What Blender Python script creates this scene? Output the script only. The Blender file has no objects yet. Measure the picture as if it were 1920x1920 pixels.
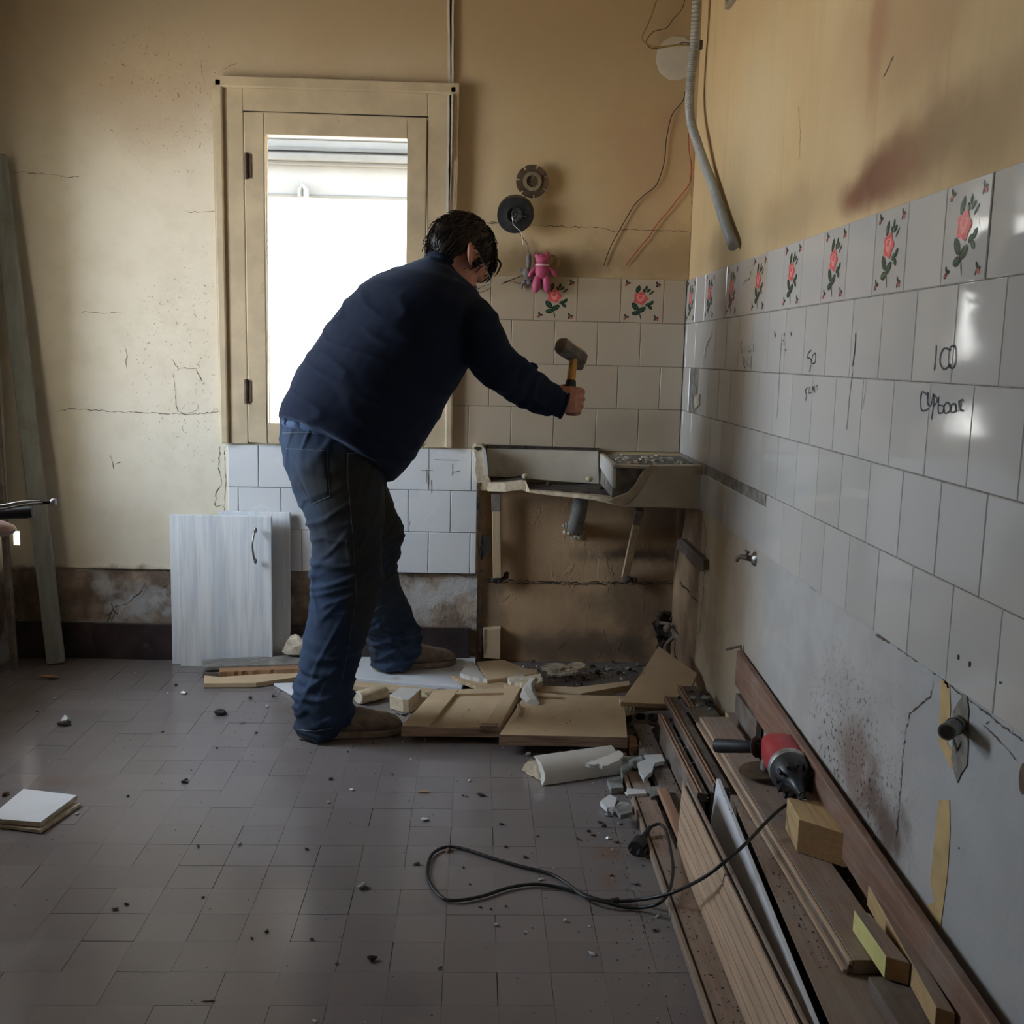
import bpy, bmesh, math, random
from mathutils import Vector as V, Matrix, noise
from mathutils.bvhtree import BVHTree
PI = math.pi
random.seed(11)
S = bpy.context.scene
COL = S.collection

# ------------------------------------------------------------------ camera
F_PX, PITCH, YAW, ROLL, CAM_H = 1943.18, .149746, .0358557, .0229798, 1.10736
D, W, LX, ZT, CEIL = 3.6594, .7283, -1.64, 1.380, 2.95      # back wall y, right wall x, left wall x, top of the tiles
cyw, syw = math.cos(YAW), math.sin(YAW)
FW = V((syw*math.cos(PITCH), cyw*math.cos(PITCH), -math.sin(PITCH)))
r0 = V((cyw, -syw, 0)); u0 = r0.cross(FW)
RT = math.cos(ROLL)*r0 + math.sin(ROLL)*u0
UP = -math.sin(ROLL)*r0 + math.cos(ROLL)*u0
CO = V((0, 0, CAM_H))
cam_data = bpy.data.cameras.new('camera'); cam = bpy.data.objects.new('camera', cam_data); COL.objects.link(cam)
m3 = Matrix((RT, UP, -FW)).transposed(); cam.matrix_world = Matrix.Translation(CO) @ m3.to_4x4()
cam_data.sensor_width = 36; cam_data.lens = 36*F_PX/1920; cam_data.clip_start = .05
S.camera = cam

# ------------------------------------------------------------------ light
world = bpy.data.worlds.new('overcast_sky'); S.world = world; world.use_nodes = True
bg = world.node_tree.nodes['Background']; bg.inputs[0].default_value = (.74, .86, 1.0, 1); bg.inputs[1].default_value = 15.0
sun = bpy.data.lights.new('sun', 'SUN'); sun.energy = 42; sun.color = (1, .90, .76); sun.angle = .03
suno = bpy.data.objects.new('sun', sun); COL.objects.link(suno); suno.rotation_euler = V((-.58, .12, -.80)).to_track_quat('-Z', 'Y').to_euler()
S.view_settings.view_transform = 'Standard'; S.view_settings.look = 'None'
S.view_settings.gamma = 1; S.view_settings.use_curve_mapping = False; S.view_settings.exposure = .34
DOOR_Y0, DOOR_Y1, SILL_Z, DOOR_Z = 2.42, 3.21, .72, 1.92        # window opening in the left wall, the room's main daylight
def portal(name, loc, rot, sx, sy):
    l = bpy.data.lights.new(name, 'AREA'); l.shape = 'RECTANGLE'; l.size = sx; l.size_y = sy; l.energy = 1
    l.cycles.is_portal = True
    o = bpy.data.objects.new(name, l); COL.objects.link(o); o.location = loc; o.rotation_euler = rot
portal('daylight_portal', (LX-.41, (DOOR_Y0+DOOR_Y1)/2, (SILL_Z+DOOR_Z)/2), (0, -PI/2, 0), DOOR_Z-SILL_Z, DOOR_Y1-DOOR_Y0)
portal('daylight_portal', (-.49, D+.16, 1.33), (-PI/2, 0, 0), .64, 1.12)

# ------------------------------------------------------------------ helpers
def at(x, y, X=None, Y=None, Z=None):
    """the point of a real plane that the photograph shows at pixel x, y"""
    d = RT*((x-960)/F_PX) - UP*((y-960)/F_PX) + FW
    if X is not None: t = X/d.x
    elif Y is not None: t = Y/d.y
    else: t = (Z-CAM_H)/d.z
    return CO + d*t

def tag(o, label=None, cat=None, group=None, kind=None):
    if label: o['label'] = label
    if cat: o['category'] = cat
    if group: o['group'] = group
    if kind: o['kind'] = kind
    return o

def empty(name, loc, label, cat, group=None):
    o = bpy.data.objects.new(name, None); COL.objects.link(o); o.location = loc
    o.empty_display_size = .05
    return tag(o, label, cat, group)

class MB:
    def __init__(s): s.v = []; s.f = []; s.m = []
    def add(s, vs, fs, mi=0):
        b = len(s.v); s.v += [tuple(p) for p in vs]
        for f in fs: s.f.append(tuple(b+i for i in f)); s.m.append(mi)
        return s
    def hexa(s, p, mi=0):        # p: bottom four, then top four, both counter-clockwise from above
        return s.add(p, [(3, 2, 1, 0), (4, 5, 6, 7), (0, 1, 5, 4), (1, 2, 6, 5), (2, 3, 7, 6), (3, 0, 4, 7)], mi)
    def box(s, x0, x1, y0, y1, z0, z1, mi=0):
        return s.hexa([(x0, y0, z0), (x1, y0, z0), (x1, y1, z0), (x0, y1, z0), (x0, y0, z1), (x1, y0, z1), (x1, y1, z1), (x0, y1, z1)], mi)
    def obox(s, c, ax, ay, az, mi=0):   # centre and three half-axes
        c = V(c); q = [(-1, -1), (1, -1), (1, 1), (-1, 1)]
        return s.hexa([c+ax*i+ay*j-az for i, j in q]+[c+ax*i+ay*j+az for i, j in q], mi)
    def prism(s, pts, off, mi=0, jit=0, rag=0):
        pts = [V(p) for p in pts]
        if rag:                     # broken outline: edges cut into short runs and knocked about
            q = []
            for i, p in enumerate(pts):
                e = pts[(i+1) % len(pts)]-p; k = max(1, int(e.length/.011)); side = V(off).cross(e)
                side = side.normalized() if side.length > 1e-9 else V((0, 0, 0))
                for j in range(k): q.append(p+e*(j/k)+(side*random.uniform(-rag, rag) if j else V((0, 0, 0))))
            pts = q
        n = len(pts)
        bot = [p+V(off)+V((random.uniform(-jit, jit), random.uniform(-jit, jit), 0)) for p in pts]
        b = len(s.v); s.v += [tuple(p) for p in pts+bot]
        s.f.append(tuple(range(b, b+n))); s.m.append(mi)
        s.f.append(tuple(range(b+2*n-1, b+n-1, -1))); s.m.append(mi)
        for i in range(n):
            j = (i+1) % n; s.f.append((b+j, b+i, b+n+i, b+n+j)); s.m.append(mi)
        return s
    def tube(s, path, r, n=10, mi=0, cap=True, closed=False):
        path = [V(p) for p in path]; k = len(path); rr = r if isinstance(r, (list, tuple)) else [r]*k
        b = len(s.v); prev = None
        for i, p in enumerate(path):
            if closed: t = path[(i+1) % k]-path[i-1]
            else: t = path[min(i+1, k-1)]-path[max(i-1, 0)]
            t.normalize()
            if prev is None: a = t.orthogonal().normalized()
            else:
                a = prev-t*prev.dot(t)
                a = a.normalized() if a.length > 1e-6 else t.orthogonal().normalized()
            prev = a; c = t.cross(a)
            for j in range(n):
                w = 2*PI*j/n; s.v.append(tuple(p+(a*math.cos(w)+c*math.sin(w))*rr[i]))
        for i in range(k if closed else k-1):
            i2 = (i+1) % k
            for j in range(n):
                j2 = (j+1) % n; s.f.append((b+i*n+j, b+i*n+j2, b+i2*n+j2, b+i2*n+j)); s.m.append(mi)
        if cap and not closed:
            s.f.append(tuple(b+j for j in range(n-1, -1, -1))); s.m.append(mi)
            s.f.append(tuple(b+(k-1)*n+j for j in range(n))); s.m.append(mi)
        return s
    def loft(s, secs, n=28, mi=0, e=2.0):    # secs: centre, half-axis u, half-axis v
        b = len(s.v); k = len(secs)
        for c, u, v in secs:
            for j in range(n):
                w = 2*PI*j/n; cu, sv = math.cos(w), math.sin(w)
                cu = math.copysign(abs(cu)**(2/e), cu); sv = math.copysign(abs(sv)**(2/e), sv)
                s.v.append(tuple(V(c)+V(u)*cu+V(v)*sv))
        for i in range(k-1):
            for j in range(n):
                j2 = (j+1) % n; s.f.append((b+i*n+j, b+i*n+j2, b+(i+1)*n+j2, b+(i+1)*n+j)); s.m.append(mi)
        s.f.append(tuple(b+j for j in range(n-1, -1, -1))); s.m.append(mi)
        s.f.append(tuple(b+(k-1)*n+j for j in range(n))); s.m.append(mi)
        return s
    def ball(s, c, a1, a2, a3, n=16, m=10, mi=0, fn=None):
        b = len(s.v); c = V(c); a1, a2, a3 = V(a1), V(a2), V(a3)
        s.v.append(tuple(c+a3))
        for i in range(1, m):
            th = PI*i/m
            for j in range(n):
                w = 2*PI*j/n
                s.v.append(tuple(c+(a1*math.cos(w)+a2*math.sin(w))*math.sin(th)+a3*math.cos(th)))
        s.v.append(tuple(c-a3)); L = len(s.v)-1
        for j in range(n):
            j2 = (j+1) % n
            s.f.append((b, b+1+j, b+1+j2)); s.m.append(mi)
            s.f.append((L, b+1+(m-2)*n+j2, b+1+(m-2)*n+j)); s.m.append(mi)
            for i in range(m-2):
                s.f.append((b+1+i*n+j, b+1+(i+1)*n+j, b+1+(i+1)*n+j2, b+1+i*n+j2)); s.m.append(mi)
        return s
    def ribbon(s, pts, w, nrm, mi=0, rag=0, lift=0):    # flat mark following pts
        pts = [V(p) for p in pts]; nrm = V(nrm).normalized(); L, R = [], []
        for i, p in enumerate(pts):
            t = (pts[min(i+1, len(pts)-1)]-pts[max(i-1, 0)])
            if t.length < 1e-9: t = V((1, 0, 0))
            sd = t.cross(nrm).normalized()
            wi = (w[i] if isinstance(w, (list, tuple)) else w)*.5*(1+random.uniform(-rag, rag))
            L.append(p+sd*wi+nrm*lift); R.append(p-sd*wi+nrm*lift)
        b = len(s.v); s.v += [tuple(p) for q in zip(L, R) for p in q]
        for i in range(len(pts)-1):
            s.f.append((b+2*i, b+2*i+1, b+2*i+3, b+2*i+2)); s.m.append(mi)
        return s
    def build(s, name, mats, parent=None, smooth=False, bevel=0, seg=2):
        me = bpy.data.meshes.new(name); me.from_pydata(s.v, [], s.f)
        if not isinstance(mats, (list, tuple)): mats = [mats]
        for m in mats: me.materials.append(m)
        me.polygons.foreach_set('material_index', s.m)
        bm = bmesh.new(); bm.from_mesh(me)
        bmesh.ops.remove_doubles(bm, verts=bm.verts, dist=1e-6)
        bmesh.ops.recalc_face_normals(bm, faces=bm.faces)
        bm.to_mesh(me); bm.free()
        if smooth:
            me.polygons.foreach_set('use_smooth', [True]*len(me.polygons))
            try: me.set_sharp_from_angle(angle=math.radians(40))
            except Exception: pass
        o = bpy.data.objects.new(name, me); COL.objects.link(o)
        if parent:
            o.parent = parent
            pl = parent.location if parent.type == 'EMPTY' else V((0, 0, 0))
            o.matrix_parent_inverse = Matrix.Translation(-pl)
        if bevel:
            b = o.modifiers.new('bevel', 'BEVEL'); b.width = bevel; b.segments = seg; b.limit_method = 'ANGLE'; b.angle_limit = .6
        return o

def organic(mb, name, mat, voxel, sm, parent=None, disp=None):
    """one continuous surface grown over the overlapping lofts of mb"""
    o = mb.build(name+'_src', mat)
    r = o.modifiers.new('r', 'REMESH'); r.mode = 'VOXEL'; r.voxel_size = voxel
    if sm:
        q = o.modifiers.new('s', 'SMOOTH'); q.factor = .5; q.iterations = sm
    dg = bpy.context.evaluated_depsgraph_get(); dg.update()
    me = bpy.data.meshes.new_from_object(o.evaluated_get(dg))
    me.name = name
    src = o.data; bpy.data.objects.remove(o); bpy.data.meshes.remove(src)
    if disp:
        nn = [v.normal.copy() for v in me.vertices]
        for v, n_ in zip(me.vertices, nn): v.co = v.co + n_*disp(v.co, n_)
    me.polygons.foreach_set('use_smooth', [True]*len(me.polygons))
    if not me.materials: me.materials.append(mat)
    o = bpy.data.objects.new(name, me); COL.objects.link(o)
    if parent:
        o.parent = parent
        if parent.type == 'EMPTY': o.matrix_parent_inverse = Matrix.Translation(-parent.location)
    return o

# ------------------------------------------------------------------ materials
class NT:
    def __init__(s, name, rough=.6, metal=0, spec=.5, coat=0):
        s.m = bpy.data.materials.new(name); s.m.use_nodes = True; s.t = s.m.node_tree; s.n = s.t.nodes; s.l = s.t.links
        s.p = s.n['Principled BSDF']; s.p.inputs['Roughness'].default_value = rough; s.p.inputs['Metallic'].default_value = metal
        s.p.inputs['Specular IOR Level'].default_value = spec; s.p.inputs['Coat Weight'].default_value = coat
        s.co = s.n.new('ShaderNodeNewGeometry').outputs['Position']
    def val(s, sock, v):
        if isinstance(v, bpy.types.NodeSocket): s.l.new(v, sock)
        else: sock.default_value = v
    def vec(s, sc=(1, 1, 1), loc=(0, 0, 0), src=None):
        m = s.n.new('ShaderNodeMapping'); m.inputs['Scale'].default_value = sc; m.inputs['Location'].default_value = loc
        s.l.new(src or s.co, m.inputs[0]); return m.outputs[0]
    def noise(s, scale, detail=4, rough=.55, vec=None, dist=0):
        m = s.n.new('ShaderNodeTexNoise'); m.inputs['Scale'].default_value = scale; m.inputs['Detail'].default_value = detail
        m.inputs['Roughness'].default_value = rough; m.inputs['Distortion'].default_value = dist
        s.l.new(vec or s.co, m.inputs['Vector']); return m.outputs['Fac']
    def ramp(s, fac, a, b, va=0., vb=1.):
        m = s.n.new('ShaderNodeMapRange'); m.interpolation_type = 'SMOOTHSTEP'
        s.val(m.inputs[0], fac); m.inputs[1].default_value = a; m.inputs[2].default_value = b
        m.inputs[3].default_value = va; m.inputs[4].default_value = vb; return m.outputs[0]
    def mix(s, fac, a, b, mode='MIX'):
        m = s.n.new('ShaderNodeMix'); m.data_type = 'RGBA'; m.blend_type = mode
        s.val(m.inputs['Factor'], fac)
        for k, q in ((6, a), (7, b)):
            s.val(m.inputs[k], q if isinstance(q, bpy.types.NodeSocket) else (*q[:3], 1))
        return m.outputs[2]
    def math(s, op, a, b=0.):
        m = s.n.new('ShaderNodeMath'); m.operation = op; s.val(m.inputs[0], a); s.val(m.inputs[1], b); return m.outputs[0]
    def spot(s, c, r, wob=.3, wsc=6):      # 1 at c, 0 at the ellipsoid r, edge broken by noise
        m = s.vec((1/r[0], 1/r[1], 1/r[2]), (-c[0]/r[0], -c[1]/r[1], -c[2]/r[2]))
        l = s.n.new('ShaderNodeVectorMath'); l.operation = 'LENGTH'; s.l.new(m, l.inputs[0])
        d = s.math('ADD', l.outputs['Value'], s.math('MULTIPLY', s.math('SUBTRACT', s.noise(wsc), .5), wob*4))
        return s.ramp(d, 1., .15)
    def axis(s, i):
        m = s.n.new('ShaderNodeSeparateXYZ'); s.l.new(s.co, m.inputs[0]); return m.outputs[i]
    def bump(s, h, strength=.3, dist=.01):
        b = s.n.new('ShaderNodeBump'); b.inputs['Strength'].default_value = strength; b.inputs['Distance'].default_value = dist
        s.l.new(h, b.inputs['Height']); s.l.new(b.outputs[0], s.p.inputs['Normal']); return s
    def color(s, c): s.val(s.p.inputs['Base Color'], c if isinstance(c, bpy.types.NodeSocket) else (*c, 1)); return s
    def rnd(s):
        return s.n.new('ShaderNodeObjectInfo').outputs['Random']

def simple(name, c, rough=.6, amt=.25, sc=30, bump=.15, metal=0, spec=.5, bd=.003, sv=(1, 1, 1), dirt=None, coat=0):
    t = NT(name, rough, metal, spec, coat)
    v = t.vec(sv); nz = t.noise(sc, 5, .6, v)
    lo = tuple(x*(1-amt) for x in c); hi = tuple(min(1, x*(1+amt)) for x in c)
    col = t.mix(t.ramp(nz, .3, .7), lo, hi)
    if dirt:
        col = t.mix(t.ramp(t.noise(dirt[1], 6, .65), dirt[2], dirt[3]), col, dirt[0])
    t.color(col)
    if bump: t.bump(nz, bump, bd)
    return t.m

def wood(name, c, c2, rough=.55, axis='y', dust=.25, grain=1.):
    t = NT(name, rough, 0, .35)
    sc = {'y': (38, 1.6, 38), 'x': (1.6, 38, 38), 'z': (38, 38, 1.6)}[axis]
    g = t.noise(2.2*grain, 6, .6, t.vec(sc), .6); f = t.noise(5*grain, 3, .5, t.vec(tuple(q*2.2 for q in sc)))
    col = t.mix(t.ramp(g, .3, .68), c, c2)
    col = t.mix(t.math('MULTIPLY', t.ramp(f, .45, .75), .5), col, tuple(q*.62 for q in c2))
    col = t.mix(t.math('MULTIPLY', t.ramp(t.noise(9, 6, .7), .42, .72), dust*2), col, (.33, .30, .27))
    col = t.mix(t.math('MULTIPLY', t.math('SUBTRACT', t.rnd(), .5), .35), col, tuple(q*.55 for q in c))
    t.color(col); t.bump(t.math('ADD', g, f), .25, .002)
    return t.m

def paint_walls():
    M = {}
    # ---- back wall
    t = NT('cream_to_ochre_plaster', .7, 0, .25)
    z = t.axis(2); x = t.axis(0)
    n1 = t.noise(1.4, 5, .55); n2 = t.noise(9, 6, .6)
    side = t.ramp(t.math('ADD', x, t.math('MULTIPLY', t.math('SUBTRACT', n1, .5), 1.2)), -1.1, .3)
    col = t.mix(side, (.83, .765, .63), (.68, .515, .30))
    col = t.mix(t.math('MULTIPLY', t.ramp(t.math('ADD', z, t.math('MULTIPLY', t.math('SUBTRACT', n1, .5), .8)), 1.55, 2.25), .8), col, (.50, .375, .23))  # cream at left, ochre to the right, darker towards the top
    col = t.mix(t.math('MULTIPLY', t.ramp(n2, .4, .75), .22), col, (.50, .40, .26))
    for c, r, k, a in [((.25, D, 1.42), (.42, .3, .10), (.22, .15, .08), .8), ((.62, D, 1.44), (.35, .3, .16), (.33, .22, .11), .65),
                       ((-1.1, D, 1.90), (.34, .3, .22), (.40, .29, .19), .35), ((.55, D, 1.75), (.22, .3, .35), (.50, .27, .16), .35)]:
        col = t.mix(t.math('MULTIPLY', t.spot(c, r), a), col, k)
    # flecks where the paint has popped off, thick beside the window
    near = t.math('ADD', t.spot((-1.05, D, 1.92), (.42, .4, .35), .15), t.spot((-.98, D, 1.05), (.36, .4, .55), .15))
    fl = t.n.new('ShaderNodeTexVoronoi'); fl.inputs['Scale'].default_value = 62; t.l.new(t.vec((1, 1, .8)), fl.inputs['Vector'])
    thr = t.math('ADD', .035, t.math('MULTIPLY', near, .08))
    fac = t.math('MULTIPLY', t.math('LESS_THAN', fl.outputs['Distance'], thr), t.ramp(t.noise(7, 3), .42, .60))
    fac = t.math('MAXIMUM', fac, t.math('MULTIPLY', t.ramp(t.noise(80, 4, .7, t.vec((1, 1, .8)), 1.), .645, .675), t.ramp(near, .1, .7)))
    col = t.mix(t.math('MULTIPLY', fac, .75), col, (.22, .15, .10))
    # crumbling salt-blown band at the foot
    low = t.ramp(t.math('ADD', z, t.math('MULTIPLY', t.math('SUBTRACT', n2, .5), .10)), .345, .315)
    lc = t.mix(t.ramp(t.noise(6, 8, .65), .40, .62), (.22, .16, .12), (.50, .40, .31))
    lc = t.mix(t.math('MULTIPLY', t.spot((-1.20, D, .20), (.16, .3, .09), .5, 22), .9), lc, (.62, .64, .66))
    lc = t.mix(t.math('MULTIPLY', t.spot((-.20, D, .22), (.10, .3, .12), .5, 22), .7), lc, (.56, .56, .56))
    lc = t.mix(t.ramp(t.noise(3.5, 6, .6, t.vec((1, 1, 1), (4.3, 0, 1))), .55, .64), lc, (.58, .56, .54))
    col = t.mix(low, col, lc)
    t.color(col)
    h = t.math('ADD', t.math('MULTIPLY', t.noise(16, 6, .6), .5), t.math('MULTIPLY', t.math('MULTIPLY', t.noise(22, 8, .7), low), 6))
    h = t.math('SUBTRACT', h, fac)
    t.bump(h, .55, .006); M['back'] = t.m
    # ---- niche under the sink
    t = NT('grease_stained_ochre_plaster', .65, 0, .3)
    col = t.mix(t.ramp(t.noise(3, 6, .6), .3, .7), (.42, .27, .15), (.56, .38, .225))
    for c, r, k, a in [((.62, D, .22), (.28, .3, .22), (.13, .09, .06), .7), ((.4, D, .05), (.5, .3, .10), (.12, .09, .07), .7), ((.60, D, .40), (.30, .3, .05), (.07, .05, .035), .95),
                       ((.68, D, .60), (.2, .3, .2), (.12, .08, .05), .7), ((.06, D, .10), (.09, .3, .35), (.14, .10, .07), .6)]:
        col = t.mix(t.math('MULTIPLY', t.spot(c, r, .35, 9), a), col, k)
    t.color(col); t.bump(t.math('ADD', t.noise(14, 7, .65), t.math('MULTIPLY', t.ramp(t.noise(7, 4, .6, t.vec((2.0, 1, 1)), .8), .60, .66), .35)), .5, .006); M['niche'] = t.m
    # ---- right wall
    t = NT('ochre_and_bare_plaster', .7, 0, .25)
    z = t.axis(2); y = t.axis(1)
    n1 = t.noise(1.2, 5, .55); n2 = t.noise(8, 6, .6)
    up = t.mix(t.ramp(n1, .3, .7), (.55, .395, .205), (.65, .485, .275))
    streak = t.noise(3, 4, .6, t.vec((1, 9, .35)))
    up = t.mix(t.math('MULTIPLY', t.ramp(streak, .5, .75), .35), up, (.42, .31, .17))
    for (px, py, r, k, a) in [(1600, 372, (.3, .13, .055), (.22, .09, .045), .95), (1640, 335, (.3, .17, .075), (.20, .085, .045), .95), (1700, 295, (.3, .17, .085), (.26, .13, .07), .9), (1770, 250, (.3, .20, .12), (.30, .19, .10), .8), (1850, 230, (.3, .2, .12), (.33, .23, .12), .6),
                              (1640, 110, (.3, .05, .16), (.38, .17, .09), .45), (1650, 30, (.3, .08, .12), (.36, .14, .07), .5), (1700, 20, (.3, .5, .2), (.40, .25, .13), .6),
                              (1480, 400, (.3, .5, .10), (.36, .26, .14), .6), (1340, 470, (.3, .35, .10), (.33, .24, .13), .6), (1420, 180, (.3, .4, .3), (.66, .54, .34), .5)]:
        up = t.mix(t.math('MULTIPLY', t.spot(at(px, py, X=W), r, .3, 4), a), up, k)
    lowc = t.mix(t.ramp(n2, .35, .7), (.39, .37, .35), (.46, .445, .42))
    lowc = t.mix(t.ramp(t.math('ADD', y, t.math('MULTIPLY', n1, .8)), 2.7, 3.5), lowc, (.50, .40, .27))
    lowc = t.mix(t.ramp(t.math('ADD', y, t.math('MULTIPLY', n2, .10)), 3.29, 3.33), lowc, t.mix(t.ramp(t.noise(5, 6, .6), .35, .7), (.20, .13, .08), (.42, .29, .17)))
    lowc = t.mix(t.math('MULTIPLY', t.ramp(t.math('SUBTRACT', y, t.math('MULTIPLY', n1, .3)), 1.6, 1.25), .5), lowc, (.44, .46, .475))
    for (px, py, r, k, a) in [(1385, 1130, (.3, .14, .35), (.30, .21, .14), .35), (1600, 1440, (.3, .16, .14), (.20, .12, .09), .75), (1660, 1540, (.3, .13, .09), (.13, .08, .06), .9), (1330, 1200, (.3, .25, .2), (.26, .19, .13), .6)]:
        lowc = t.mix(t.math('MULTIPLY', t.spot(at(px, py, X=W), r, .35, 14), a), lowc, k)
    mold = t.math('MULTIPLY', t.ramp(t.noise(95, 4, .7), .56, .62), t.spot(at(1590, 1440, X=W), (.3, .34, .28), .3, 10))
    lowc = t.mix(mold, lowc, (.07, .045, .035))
    col = t.mix(t.ramp(z, .99, .95), up, lowc)
    v2 = t.n.new('ShaderNodeTexVoronoi'); v2.inputs['Scale'].default_value = 30; t.l.new(t.co, v2.inputs['Vector'])
    fac = t.math('MULTIPLY', t.math('LESS_THAN', v2.outputs['Distance'], .06), t.ramp(t.noise(5, 3), .5, .62))
    col = t.mix(t.math('MULTIPLY', fac, .6), col, (.16, .11, .08))
    t.color(col); t.bump(t.math('SUBTRACT', t.noise(12, 6, .6), fac), .35, .006); M['right'] = t.m
    return M
WM = paint_walls()

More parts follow.
